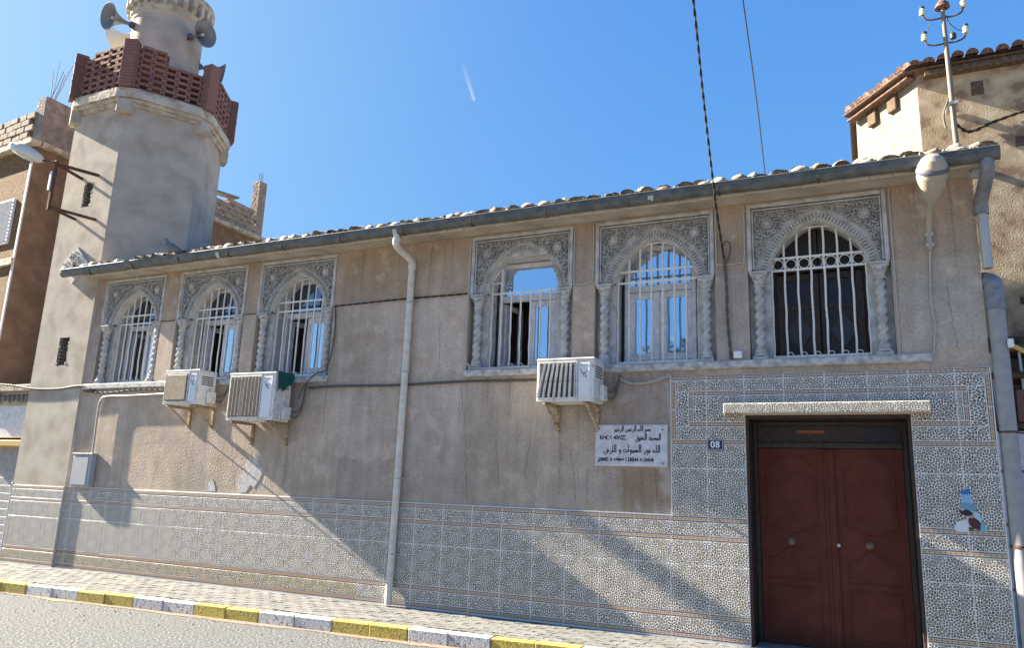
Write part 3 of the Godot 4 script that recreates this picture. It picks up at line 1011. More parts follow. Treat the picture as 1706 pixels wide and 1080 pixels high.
func grille(parent: Node3D, cx: float, kind: int) -> void:
	var zg := -0.19
	var Rr := 0.4926; var cyr := 3.917
	var n := 0
	var m: Material = mats["iron_paint"]
	for i in 8:
		var x := -0.465 + 0.1329 * i
		var top := cyr + sqrt(Rr * Rr - x * x) if i > 0 and i < 7 else 4.08
		if kind == 4:
			top = 3.95
			if i == 0: top = 4.10
			if i == 1: top = 4.27
		var st := ST()
		var wob := 0.0
		var line := []
		for k in 9:
			var t := k / 8.0
			line.append(V(x + 0.0035 * sin(k * 2.3 + i + cx), lerp(3.0, top, t), zg + 0.003 * sin(k * 1.7 + i)))
		tube(st, line, 0.0125, 6)
		if i > 0 and i < 7:
			# scrolled foot of each bar
			var curl := []
			for k in 7:
				var a := k / 6.0 * PI * 1.2
				curl.append(V(x + 0.028 - 0.028 * cos(a), 3.025 + 0.022 * sin(a) , zg + 0.004))
			tube(st, curl, 0.005, 5)
		part(parent, "grille_bar", st.commit(), m, V(cx, 0, 0))
	var rails := [3.0, 3.945]
	if kind != 4: rails.append(4.08)
	for y in rails:
		var st := ST()
		bar(st, V(-0.472, y, zg + 0.012), V(0.472, y, zg + 0.012), 0.023, 0.008)
		part(parent, "grille_rail", st.commit(), m, V(cx, 0, 0))
	var arc := []
	var a0 := asin((4.08 - cyr) / Rr)
	var a_end := PI - a0
	for k in 25:
		var a: float = lerp(a0, a_end, k / 24.0)
		if kind == 4 and a < 2.32: continue
		arc.append(V(Rr * cos(a), cyr + Rr * sin(a), zg + 0.01))
	var st := ST()
	tube(st, arc, 0.0085, 6)
	part(parent, "grille_arch", st.commit(), m, V(cx, 0, 0))
	if kind == 4:
		st = ST()
		bar(st, V(-0.468, 4.08, zg + 0.012), V(-0.32, 4.085, zg + 0.012), 0.016, 0.008)
		part(parent, "grille_rail", st.commit(), m, V(cx, 0, 0))
	if kind == 6:
		for i in 7:
			st = ST()
			var ring := []
			for k in 17:
				var a := TAU * k / 16.0
				ring.append(V(-0.465 + 0.1329 * (i + 0.5) + 0.053 * cos(a), 4.0125 + 0.055 * sin(a), zg))
			tube(st, ring, 0.0055, 5, false)
			part(parent, "grille_ring", st.commit(), m, V(cx, 0, 0))

func rect_frame(st: SurfaceTool, x0: float, y0: float, x1: float, y1: float, w: float, z0: float, z1: float, bev := 0.006) -> void:
	box(st, V(x0, y0, z0), V(x0 + w, y1, z1), bev)
	box(st, V(x1 - w, y0, z0), V(x1, y1, z1), bev)
	box(st, V(x0 + w, y0, z0), V(x1 - w, y0 + w, z1), bev)
	box(st, V(x0 + w, y1 - w, z0), V(x1 - w, y1, z1), bev)

func pane_mesh(x0: float, y0: float, x1: float, y1: float, z: float) -> Mesh:
	var st := ST()
	box(st, V(x0, y0, z - 0.004), V(x1, y1, z))
	return st.commit()

func build_windows(hall: Node3D) -> void:
	surround_meshes()
	surround_meshes("_square")
	for i in 6:
		var cx: float = WIN_X[i]
		var kind := i + 1
		var at := V(cx, 0, 0)
		var sur := part(hall, "window_surround", meshes["surround_square" if kind == 4 else "surround"], mats["stucco"], at)
		part(sur, "reveal", meshes["reveal_square" if kind == 4 else "reveal"], mats["reveal_paint"], at)
		part(sur, "arch_band", meshes["arch_band_square" if kind == 4 else "arch_band"], mats["stucco"], at)
		part(sur, "border_moulding", meshes["border_moulding"], mats["stucco"], at)
		var cv := part(sur, "carved_foliage", meshes["carving"], mats["stucco"], at)
		cv.set_meta("kind", "stuff")
		for s in [-1.0, 1.0]:
			part(sur, "rosette", meshes["rosette"], mats["stucco"], at + V(s * 0.475, 4.44, -0.030))
			var c := V(cx + s * 0.583, 0, -0.05)
			part(sur, "colonnette", meshes["colonnette"], mats["stucco"], c)
			part(sur, "capital", meshes["capital"], mats["stucco"], c)
			part(sur, "column_base", meshes["column_base"], mats["stucco"], c)
		# joinery set deep in the opening
		var st := ST()
		rect_frame(st, -0.468, 2.952, 0.468, 4.46, 0.045, -0.36, -0.335)
		var lining := part(hall, "window", st.commit(), mats["wood_dark"], at)
		if kind == 6:
			lining.set_meta("label", "dark wooden window with diamond panes")
			var z0 := -0.35; var z1 := -0.315
			for s in [-1.0, 1.0]:
				st = ST()
				var xl: float = -0.43 if s < 0 else 0.004
				var xr: float = -0.004 if s < 0 else 0.43
				rect_frame(st, xl, 2.99, xr, 3.93, 0.075, z0, z1)
				rect_frame(st, xl, 3.95, xr, 4.42, 0.05, z0, z1)
				box(st, V(xl + 0.07, 3.53, z0), V(xr - 0.07, 3.58, z1 - 0.006), 0.004)
				# lozenge bars
				var mx := (xl + xr) * 0.5
				for e in [[0, 1, 1, 0], [1, 0, 0, -1], [0, -1, -1, 0], [-1, 0, 0, 1]]:
					bar(st, V(mx + e[0] * 0.135, 3.29 + e[1] * 0.2, z1 - 0.01), V(mx + e[2] * 0.135, 3.29 + e[3] * 0.2, z1 - 0.01), 0.014, 0.012)
				for e in [[-1, 0, 0, 1], [0, 1, 1, 0]]:
					bar(st, V(mx + e[0] * 0.15, 4.02 + e[1] * 0.2, z1 - 0.01), V(mx + e[2] * 0.15, 4.02 + e[3] * 0.2, z1 - 0.01), 0.014, 0.012)
				part(lining, "shutter_leaf", st.commit(), mats["wood_dark"], at)
				part(lining, "pane", pane_mesh(xl + 0.07, 3.06, xr - 0.07, 3.53, z1 - 0.018), mats["stained_pane"], at)
				part(lining, "pane", pane_mesh(xl + 0.07, 3.58, xr - 0.07, 3.86, z1 - 0.018), mats["blue_glass"], at)
				part(lining, "pane", pane_mesh(xl + 0.045, 3.99, xr - 0.045, 4.38, z1 - 0.018), mats["stained_pane"], at)
				var loz := PackedVector2Array([Vector2(mx - 0.128, 3.29), Vector2(mx, 3.48), Vector2(mx + 0.128, 3.29), Vector2(mx, 3.10)])
				st = ST()
				plate(st, loz, z1 - 0.0165, z1 - 0.0125)
				part(lining, "lozenge_pane", st.commit(), mats["lozenge_glass"], at).set_meta("label", "bluish lozenge pane")
			grille(lining, cx, kind)
			continue
		var zf0 := -0.36; var zf1 := -0.30
		st = ST()
		rect_frame(st, -0.42, 2.992, 0.42, 4.36 if kind == 4 else 4.42, 0.05, zf0, zf1)
		box(st, V(-0.37, 3.86, zf0), V(0.37, 3.94, zf1), 0.006)
		part(lining, "window_frame", st.commit(), mats["white_paint"], at)
		var ytop := 4.31 if kind == 4 else 4.37
		part(lining, "top_pane", pane_mesh(-0.372, 3.938, 0.372, ytop, -0.335), mats["mirror_glass"] if kind >= 4 else mats["dim_glass"], at)
		for s in [-1.0, 1.0]:
			var open: bool = s < 0 and kind <= 4
			st = ST()
			var leaf_at := at
			var xl := 0.002; var xr := 0.372
			if open:
				# leaf swung back into the room about its left hinge
				rect_frame(st, 0.0, 3.045, 0.37, 3.856, 0.072, -0.02, 0.02)
				var turn := Basis(Vector3.UP, 1.35)
				var lf := part(lining, "casement", st.commit(), mats["white_paint"], at + V(-0.37, 0, -0.37), turn)
				continue
			if s < 0: xl = -0.372; xr = -0.002
			rect_frame(st, xl, 3.045, xr, 3.856, 0.078, -0.352, -0.308)
			part(lining, "casement", st.commit(), mats["white_paint"], at)
			part(lining, "pane", pane_mesh(xl + 0.075, 3.12, xr - 0.075, 3.78, -0.326), mats["mirror_glass"], at)
		grille(lining, cx, kind)

# ------------------------------------------------------------------ wall tiles
func tile_mesh(w: float, h: float, uv: Rect2) -> Mesh:
	var key := "t%.3f_%.3f_%.2f_%.2f_%.2f_%.2f" % [w, h, uv.position.x, uv.position.y, uv.size.x, uv.size.y]
	if meshes.has(key): return meshes[key]
	var st := ST()
	var hx := w * 0.5; var hy := h * 0.5; var b := 0.0025; var z := 0.010; var zb := 0.0075
	var u0 := uv.position; var u1 := uv.end
	var A := [V(-hx + b, hy - b, z), V(hx - b, hy - b, z), V(hx - b, -hy + b, z), V(-hx + b, -hy + b, z)]
	var B := [V(-hx, hy, zb), V(hx, hy, zb), V(hx, -hy, zb), V(-hx, -hy, zb)]
	var C := [V(-hx, hy, 0), V(hx, hy, 0), V(hx, -hy, 0), V(-hx, -hy, 0)]
	var U := [Vector2(u0.x, u0.y), Vector2(u1.x, u0.y), Vector2(u1.x, u1.y), Vector2(u0.x, u1.y)]
	quad(st, A[0], A[1], A[2], A[3], U[0], U[1], U[2], U[3])
	for i in 4:
		var j := (i + 1) % 4
		quad(st, B[i], B[j], A[j], A[i], U[i], U[j], U[j], U[i])
		quad(st, C[i], C[j], B[j], B[i], U[i], U[j], U[j], U[i])
	meshes[key] = st.commit()
	return meshes[key]

func lay_tile(owner_: Node3D, called: String, x0: float, y0: float, x1: float, y1: float, z: float, kind: String, quarter := false, sideways := false) -> void:
	var g := 0.0030 + rng.randf() * 0.0010
	var w := x1 - x0 - g * 2.0; var h := y1 - y0 - g * 2.0
	var at := V((x0 + x1) * 0.5, (y0 + y1) * 0.5, z + rng.randf_range(-0.0002, 0.0006))
	var turn := Basis.from_euler(V(clamp(rng.randfn(0, 0.0009), -0.002, 0.002), clamp(rng.randfn(0, 0.0009), -0.002, 0.002), 0))
	var key := kind
	var uv := Rect2(0, 0, 1, 1)
	if kind == "tile" or kind == "tile_dusty":
		key = kind + "_%d" % (rng.randi() % 2)
		uv = Rect2(0, 0, snapped((x1 - x0) / 0.39, 0.25) if x1 - x0 < 0.36 else 1.0, snapped((y1 - y0) / 0.465, 0.25) if y1 - y0 < 0.44 else 1.0)
		uv.size.x = max(uv.size.x, 0.25); uv.size.y = max(uv.size.y, 0.25)
	else:
		if sideways:
			turn = turn * Basis(Vector3.BACK, PI / 2)
			var t := w; w = h; h = t
		uv = Rect2(0, 0, clamp(snapped(w / 0.39, 0.05), 0.1, 1.0), 1)
	part(owner_, called, tile_mesh(w, h, uv), mats[key], at, turn)

func dado_column(owner_: Node3D, x0: float, x1: float, z: float, dusty: bool) -> void:
	var sfx := "_dusty" if dusty else ""
	lay_tile(owner_, "border_tile", x0, 0.138, x1, 0.190, z, "border" + sfx)
	lay_tile(owner_, "frieze_tile", x0, 0.190, x1, 0.332, z, "tile" + sfx)
	lay_tile(owner_, "border_tile", x0, 0.332, x1, 0.386, z, "border" + sfx)
	lay_tile(owner_, "wall_tile", x0, 0.386, x1, 0.850, z, "tile")
	lay_tile(owner_, "wall_tile", x0, 0.850, x1, 1.086, z, "tile")
	lay_tile(owner_, "border_tile", x0, 1.086, x1, 1.140, z, "border")
	lay_tile(owner_, "frieze_tile", x0, 1.140, x1, 1.272, z, "tile")
	lay_tile(owner_, "border_tile", x0, 1.272, x1, 1.328, z, "border")

func build_wall_tiles(hall: Node3D) -> void:
	var st := ST()
	box(st, V(HALL_L + 0.02, BASE, 0.0005), V(-1.19, 1.33, 0.0127))
	box(st, V(-1.955, 1.33, 0.0005), V(-1.19, 2.80, 0.0127))
	box(st, V(-1.19, 2.372, 0.0005), V(0.335, 2.80, 0.0127))
	box(st, V(0.335, BASE, 0.0005), V(1.012, 2.80, 0.0127))
	part(hall, "tile_bed", st.commit(), mats["grout"])
	var z := 0.004
	# long base, columns counted from the doorway
	var x := -1.19
	while x > HALL_L + 0.05:
		var x0: float = max(x - 0.3905, HALL_L + 0.005)
		dado_column(hall, x0, x, z, x < -5.5)
		x -= 0.3905
	# right of the door
	dado_column(hall, 0.335, 0.725, z, false)
	dado_column(hall, 0.725, 1.012, z, false)
	# tiled field above the base beside the door
	for c in [[-1.955, -1.5805], [-1.5805, -1.19], [0.335, 0.725], [0.725, 1.012]]:
		lay_tile(hall, "wall_tile", c[0], 1.328, c[1], 1.815, z, "tile")
		lay_tile(hall, "wall_tile", c[0], 1.815, c[1], 2.065, z, "tile")
	# framed head over the door: outer border, frieze, inner border, field
	var L := -1.955; var R := 1.012
	var cols := [L, -1.5805, -1.19, -0.80, -0.41, -0.02, 0.335, 0.725, R]
	for i in cols.size() - 1:
		var a: float = cols[i]; var b: float = cols[i + 1]
		lay_tile(hall, "border_tile", a, 2.750, b, 2.80, z, "border")
		var ia: float = max(a, L + 0.05); var ib: float = min(b, R - 0.05)
		lay_tile(hall, "frieze_tile", ia, 2.628, ib, 2.750, z, "tile")
		var ja: float = max(a, L + 0.185); var jb: float = min(b, R - 0.19)
		lay_tile(hall, "border_tile", ja, 2.580, jb, 2.628, z, "border")
		var ka: float = max(a, L + 0.233); var kb: float = min(b, R - 0.238)
		if kb - ka > 0.03:
			var low := 2.302 if (b <= -1.18 or a >= 0.33) else 2.374
			lay_tile(hall, "wall_tile", ka, low, kb, 2.580, z, "tile")
		if b <= -1.18 or a >= 0.33:
			lay_tile(hall, "border_tile", ja, 2.252, jb, 2.302, z, "border")
			lay_tile(hall, "frieze_tile", ia, 2.115, ib, 2.252, z, "tile")
			lay_tile(hall, "border_tile", a, 2.065, b, 2.115, z, "border")
	for s in [[2.115, 2.43], [2.43, 2.750]]:
		lay_tile(hall, "border_tile", L, s[0], L + 0.05, s[1], z, "border", false, true)
		lay_tile(hall, "border_tile", R - 0.05, s[0], R, s[1], z, "border", false, true)
	for s in [[2.302, 2.440], [2.440, 2.580]]:
		lay_tile(hall, "border_tile", L + 0.185, s[0], L + 0.233, s[1], z, "border", false, true)
		lay_tile(hall, "border_tile", R - 0.238, s[0], R - 0.19, s[1], z, "border", false, true)
	lay_tile(hall, "frieze_tile", L + 0.05, 2.252, L + 0.185, 2.628, z, "tile")
	lay_tile(hall, "frieze_tile", R - 0.19, 2.252, R - 0.05, 2.628, z, "tile")
	# bead of pale grout capping the tiles
	st = ST()
	box(st, V(HALL_L + 0.02, 1.3285, 0.0005), V(-1.957, 1.337, 0.013), 0.003)
	box(st, V(1.0125, BASE, -0.02), V(1.019, 2.80, 0.013), 0.002)
	box(st, V(-1.9635, 1.338, 0.0005), V(-1.9565, 2.80, 0.013), 0.002)
	part(hall, "tile_edging", st.commit(), mats["white_enamel"])

# ------------------------------------------------------------------ door and its ledge
func build_door(hall: Node3D) -> void:
	var L := -1.187; var R := 0.332; var zl := -0.30
	var st := ST()
	# plastered and painted linings of the doorway
	box(st, V(L - 0.001, BASE, -0.30), V(L + 0.028, 2.36, -0.003), 0.004)
	box(st, V(R - 0.028, BASE, -0.30), V(R + 0.001, 2.36, -0.003), 0.004)
	box(st, V(L + 0.029, 2.335, -0.30), V(R - 0.029, 2.366, -0.003), 0.004)
	part(hall, "door_lining", st.commit(), mats["wood_dark"])
	st = ST()
	box(st, V(L + 0.03, BASE, zl - 0.06), V(L + 0.075, 2.33, zl + 0.02), 0.005)
	box(st, V(R - 0.075, BASE, zl - 0.06), V(R - 0.03, 2.33, zl + 0.02), 0.005)
	box(st, V(L + 0.076, 2.29, zl - 0.06), V(R - 0.076, 2.33, zl + 0.02), 0.005)
	box(st, V(L + 0.076, 2.06, zl - 0.06), V(R - 0.076, 2.115, zl + 0.03), 0.005)
	var door := part(hall, "double_door", st.commit(), mats["wood_dark"])
	st = ST()
	box(st, V(L + 0.077, 2.116, zl - 0.04), V(R - 0.077, 2.289, zl - 0.01), 0.003)
	part(door, "transom_panel", st.commit(), mats["wood_dark"])
	st = ST()
	box(st, V(-0.72, 2.21, zl - 0.009), V(-0.45, 2.245, zl - 0.002), 0.002)
	part(door, "orange_strip", st.commit(), mats["orange_plate"])
	st = ST()
	box(st, V(-0.08, 2.14, zl - 0.009), V(0.22, 2.27, zl - 0.003), 0.002)
	part(door, "transom_pane", st.commit(), mats["blue_glass"])
	var mid := -0.425
	for s in [-1.0, 1.0]:
		var a: float = L + 0.078 if s < 0 else mid + 0.003
		var b: float = mid - 0.003 if s < 0 else R - 0.078
		st = ST()
		var zb := zl - 0.05; var zf := zl
		box(st, V(a, BASE + 0.01, zb), V(b, 2.057, zf), 0.004)
		# raised panels with cusped heads, moulded edges
		var pa := a + 0.075; var pb := b - 0.12 if s < 0 else b - 0.09
		if s > 0: pa = a + 0.13
		var mx := (pa + pb) * 0.5; var hw := (pb - pa) * 0.5
		var up := PackedVector2Array()
		up.append(Vector2(pa, 1.28)); up.append(Vector2(pa, 1.86))
		for k in 13:
			var t := k / 12.0
			var ang := PI - PI * t
			up.append(Vector2(mx + cos(ang) * hw * 0.78, 1.875 + sin(ang) * 0.105))
		up.append(Vector2(pb, 1.86)); up.append(Vector2(pb, 1.28))
		for k in range(1, 12):
			var ang := -PI * k / 12.0
			up.append(Vector2(mx + cos(ang) * hw * 0.55, 1.27 - sin(ang) * 0.06 - 0.12 * sin(PI * k / 12.0)))
		var lo := PackedVector2Array([Vector2(pa, 0.95)])
		for k in range(1, 12):
			var ang := PI - PI * k / 12.0
			lo.append(Vector2(mx + cos(ang) * hw * 0.55, 0.955 + 0.11 * sin(ang)))
		lo.append_array(PackedVector2Array([Vector2(pb, 0.95), Vector2(pb, 0.76), Vector2(pa, 0.76)]))
		var foot := PackedVector2Array([Vector2(pa, 0.69), Vector2(pb, 0.69), Vector2(pb, 0.24), Vector2(pa, 0.24)])
		for poly in [up, lo, foot]:
			var line := []
			for p in poly: line.append(V(p.x, p.y, zf + 0.001))
			line.append(line[0])
			tube(st, line, 0.006, 5, false)
			var inner := Geometry2D.offset_polygon(poly, -0.03)
			if inner.size() > 0: plate(st, inner[0], zf - 0.004, zf + 0.004)
		if s < 0:
			box(st, V(b - 0.05, BASE + 0.02, zf - 0.001), V(b - 0.012, 2.05, zf + 0.012), 0.005)
		else:
			box(st, V(a - 0.02, BASE + 0.02, zf - 0.001), V(a + 0.05, 2.05, zf + 0.018), 0.006)
		var leaf := part(door, "door_leaf", st.commit(), mats["door_paint"])
		st = ST()
		var kx := -0.81 if s < 0 else -0.09
		lathe(st, Transform3D(Basis(Vector3.RIGHT, PI / 2), V(kx, 1.125, zf)), [Vector2(0.036, 0.004), Vector2(0.036, 0.014), Vector2(0.026, 0.018), Vector2(0.014, 0.022), Vector2(0.014, 0.035), Vector2(0.024, 0.042), Vector2(0.02, 0.055), Vector2(0.0, 0.058)], 16)
		part(door, "door_knob", st.commit(), mats["brass"])
	st = ST()
	lathe(st, Transform3D(Basis(Vector3.RIGHT, PI / 2), V(mid + 0.055, 1.11, zl + 0.016)), [Vector2(0.016, 0.0), Vector2(0.016, 0.008), Vector2(0.006, 0.009), Vector2(0.0, 0.006)], 12)
	part(door, "lock_cylinder", st.commit(), mats["galvanised"])
	st = ST()
	lathe(st, Transform3D(Basis(Vector3.RIGHT, PI / 2), V(mid + 0.02, 1.42, zl + 0.016)), [Vector2(0.011, 0.0), Vector2(0.011, 0.004), Vector2(0.0, 0.003)], 10)
	part(door, "spy_hole", st.commit(), mats["ink"])
	st = ST()
	box(st, V(L + 0.03, BASE - 0.03, -0.36), V(R - 0.03, BASE + 0.008, 0.02), 0.006)
	part(hall, "door_step", st.commit(), mats["grey_concrete"])
	# ledge over the door
	st = ST()
	box(st, V(-1.375, 2.372, 0.0), V(0.495, 2.475, 0.198), 0.005)
	var ledge := part(hall, "door_ledge", st.commit(), mats["cream_paint"])
	var x := -1.373
	while x < 0.49:
		var x1: float = min(x + 0.3905, 0.493)
		lay_tile(ledge, "ledge_tile", x, 2.376, x1, 2.472, 0.195, "tile")
		x = x1
	# rusty drip bead under each end
	st = ST()
	for s in [[-1.372, -1.19], [0.335, 0.49]]:
		var n := 9
		for k in n:
			var xx: float = lerp(s[0], s[1], (k + 0.5) / n)
			box(st, V(xx - 0.008, 2.350 + 0.006 * (k % 3), 0.15), V(xx + 0.008, 2.373, 0.19), 0.003)
	part(ledge, "drip_bead", st.commit(), mats["rusty_bracket"])

# ------------------------------------------------------------------ roof, eaves and gutter
func build_roof(hall: Node3D) -> void:
	var X0 := -11.83; var X1 := 1.20
	var st := ST()
	# sloping slab
	var yf := 4.785; var zf := 0.40; var zb := -3.75
	var yb := yf + ROOF_SLOPE * (zf - zb)
	var t := 0.07
	quad(st, V(X0, yb, zb), V(X1, yb, zb), V(X1, yf, zf), V(X0, yf, zf))
	quad(st, V(X0, yf - t, zf), V(X1, yf - t, zf), V(X1, yb - t, zb), V(X0, yb - t, zb))
	quad(st, V(X0, yf, zf), V(X1, yf, zf), V(X1, yf - t, zf), V(X0, yf - t, zf))
	quad(st, V(X1, yf, zf), V(X1, yb, zb), V(X1, yb - t, zb), V(X1, yf - t, zf))
	quad(st, V(X0, yb, zb), V(X0, yf, zf), V(X0, yf - t, zf), V(X0, yb - t, zb))
	quad(st, V(X1, yb, zb), V(X0, yb, zb), V(X0, yb - t, zb), V(X1, yb - t, zb))
	var roof := part(hall, "roof", st.commit(), mats["pale_concrete"])
	# eaves soffit board, closing wall to roof edge
	st = ST()
	box(st, V(-11.45, 4.692, 0.001), V(1.10, 4.732, 0.345), 0.004)
	part(roof, "soffit", st.commit(), mats["tower_plaster"])
	st = ST()
	var x := -11.45
	while x < 1.08:
		var x1: float = min(x + rng.randf_range(0.16, 0.3), 1.10)
		box(st, V(x, 4.655 + rng.randf_range(-0.006, 0.004), 0.346), V(x1 - 0.01, 4.73, 0.365), 0.003)
		x = x1
	var drip := part(roof, "eaves_board", st.commit(), mats["cream_paint"])
	# barrel tiles bedded in pale mortar: cover tiles along the eaves, and mortar between
	var protos := []
	for q in 5:
		var r3 := RandomNumberGenerator.new(); r3.seed = 300 + q
		st = ST()
		var rows := 7; var seg := 9
		var g := []
		for j in rows:
			var tt := j / float(rows - 1)
			var rad: float = lerp(0.070, 0.058, tt)
			var ring := []
			for k in seg + 1:
				var a := PI * k / seg
				var rr := rad + r3.randf_range(-0.005, 0.005)
				ring.append(V(cos(a) * rr, sin(a) * rr, -0.40 * tt + r3.randf_range(-0.012, 0.012)))
			g.append(ring)
		for j in rows - 1:
			for k in seg:
				for p in [g[j][k], g[j + 1][k], g[j + 1][k + 1], g[j][k], g[j + 1][k + 1], g[j][k + 1]]:
					st.set_uv(Vector2.ZERO)
					st.add_vertex(p)
		# mortar plug closing the end
		for k in seg:
			var c := V(0, 0.015, 0.012 if q % 2 else -0.10)
			for p in [g[0][k], g[0][k + 1], c]:
				st.set_uv(Vector2.ZERO); st.add_vertex(p)
		st.generate_normals()
		protos.append(st.commit())
	var slope := atan(ROOF_SLOPE)
	var nt := noise(91, 0.6, 2)
	for row in 2:
		var xx := X0 + 0.06
		while xx < X1 - 0.03:
			var d := 0.01 + row * 0.33
			var p := V(xx + rng.randf_range(-0.02, 0.02), yf + d * sin(slope) + 0.004 + row * 0.018 + rng.randf_range(-0.006, 0.014), zf + 0.045 - d * cos(slope) + rng.randf_range(-0.02, 0.02))
			var turn := Basis(Vector3.RIGHT, slope + rng.randf_range(-0.05, 0.03)) * Basis(Vector3.UP, rng.randf_range(-0.09, 0.09)) * Basis(Vector3.BACK, rng.randf_range(-0.15, 0.15))
			var pick := rng.randf()
			part(roof, "roof_tile", protos[rng.randi() % 5], mats["roof_tile_%d" % (0 if pick < 0.4 else (1 if pick < 0.62 else (2 if pick < 0.78 else 3)))], p, turn.scaled(V(rng.randf_range(1.0, 1.25), rng.randf_range(0.5, 0.8), 1)))
			xx += 0.205 + rng.randf_range(-0.015, 0.015)
	# bedding mortar in lumps between the tiles
	st = ST()
	for i in 520:
		var lx := rng.randf_range(X0 + 0.02, X1 - 0.02)
		var s := rng.randf_range(0.012, 0.036)
		cbox(st, Transform3D(Basis.from_euler(V(rng.randf() * 3, rng.randf() * 3, rng.randf() * 3)), V(lx, yf + 0.012 + rng.randf_range(0, 0.035), zf + rng.randf_range(-0.05, 0.035))), V(s * 1.6, s * 0.7, s), s * 0.25)
	var mort := part(roof, "mortar_bedding", st.commit(), mats["roof_tile_0"])
	mort.set_meta("kind", "stuff")
	# half-round zinc gutter with hooks and end caps
	st = ST()
	var seg := 10
	var gr := 0.058; var gy := 4.722; var gz := 0.440
	for k in seg:
		var a := PI + PI * k / seg; var b := PI + PI * (k + 1) / seg
		for rr in [gr, gr - 0.004]:
			var p := V(0, gy + sin(a) * rr * 1.15, gz + cos(a) * rr); var q := V(0, gy + sin(b) * rr * 1.15, gz + cos(b) * rr)
			var nsteps := 30
			for i in nsteps:
				var xa: float = lerp(X0, X1, i / float(nsteps)); var xb: float = lerp(X0, X1, (i + 1) / float(nsteps))
				var sa := 0.006 * sin(i * 1.9); var sb := 0.006 * sin((i + 1) * 1.9)
				quad(st, V(xa, p.y + sa, p.z), V(xb, p.y + sb, p.z), V(xb, q.y + sb, q.z), V(xa, q.y + sa, q.z))
	tube(st, [V(X0, gy + 0.045, gz + gr + 0.003), V(X1, gy + 0.045, gz + gr + 0.003)], 0.009, 6)
	box(st, V(X0, gy, gz + gr - 0.003), V(X1, gy + 0.046, gz + gr + 0.002))
	for xe in [X0, X1]:
		var cap := PackedVector2Array()
		for k in seg + 1:
			var a := PI + PI * k / seg
			cap.append(Vector2(cos(a) * gr, sin(a) * gr * 1.15))
		cap.append(Vector2(gr, 0.04)); cap.append(Vector2(-gr, 0.04))
		var tmp := ST()
		plate(tmp, cap, -0.003, 0.003)
		st.append_from(tmp.commit(), 0, Transform3D(Basis(Vector3.UP, PI / 2) * Basis(Vector3.UP, PI), V(xe, gy, gz)))
	var gut := part(hall, "gutter", st.commit(), mats["zinc"])
	var hx := X0 + 0.7
	while hx < X1:
		st = ST()
		var line := []
		for k in 9:
			var a := PI * 0.98 + PI * k / 8.0
			line.append(V(hx, gy + sin(a) * (gr + 0.006) * 1.15, gz + cos(a) * (gr + 0.006)))
		line.push_front(V(hx, gy + 0.06, gz - gr - 0.008))
		tube(st, line, 0.006, 5)
		part(gut, "gutter_hook", st.commit(), mats["rust"])
		hx += 0.98
	for jx in [-8.4, -5.37, -2.05, 0.6]:
		st = ST()
		var line := []
		for k in 11:
			var a := PI + PI * k / 10.0
			line.append(V(0, gy + sin(a) * (gr + 0.002) * 1.15, gz + cos(a) * (gr + 0.002)))
		for k in 10:
			quad(st, line[k] + V(jx - 0.03, 0, 0), line[k] + V(jx + 0.03, 0, 0), line[k + 1] + V(jx + 0.03, 0, 0), line[k + 1] + V(jx - 0.03, 0, 0))
		part(gut, "gutter_joint", st.commit(), mats["galvanised"])

# ------------------------------------------------------------------ minaret
func hexv(R: float, deg: float, y: float) -> Vector3:
	return HEX_C + V(R * sin(deg_to_rad(deg)), y, R * cos(deg_to_rad(deg)))

func hex_ring(st: SurfaceTool, R0: float, y0: float, R1: float, y1: float) -> void:
	for i in 6:
		var a := -30.0 + 60.0 * i; var b := a + 60.0
		quad(st, hexv(R1, a, y1), hexv(R1, b, y1), hexv(R0, b, y0), hexv(R0, a, y0))

# a hexagon whose corners are cut: twelve-sided ring
func cut_ring(st: SurfaceTool, R0: float, y0: float, R1: float, y1: float, c := 0.14) -> void:
	for i in 6:
		var a := -30.0 + 60.0 * i
		for s in 2:
			var p := []
			for k in [[R1, y1], [R0, y0]]:
				var v0 := hexv(k[0], a, k[1]); var v1 := hexv(k[0], a + 60.0, k[1]); var vp := hexv(k[0], a - 60.0, k[1])
				if s == 0:
					p.append([v0.lerp(v1, c), v1.lerp(v0, c)])
				else:
					p.append([v0.lerp(vp, c), v0.lerp(v1, c)])
			quad(st, p[0][0], p[0][1], p[1][1], p[1][0])

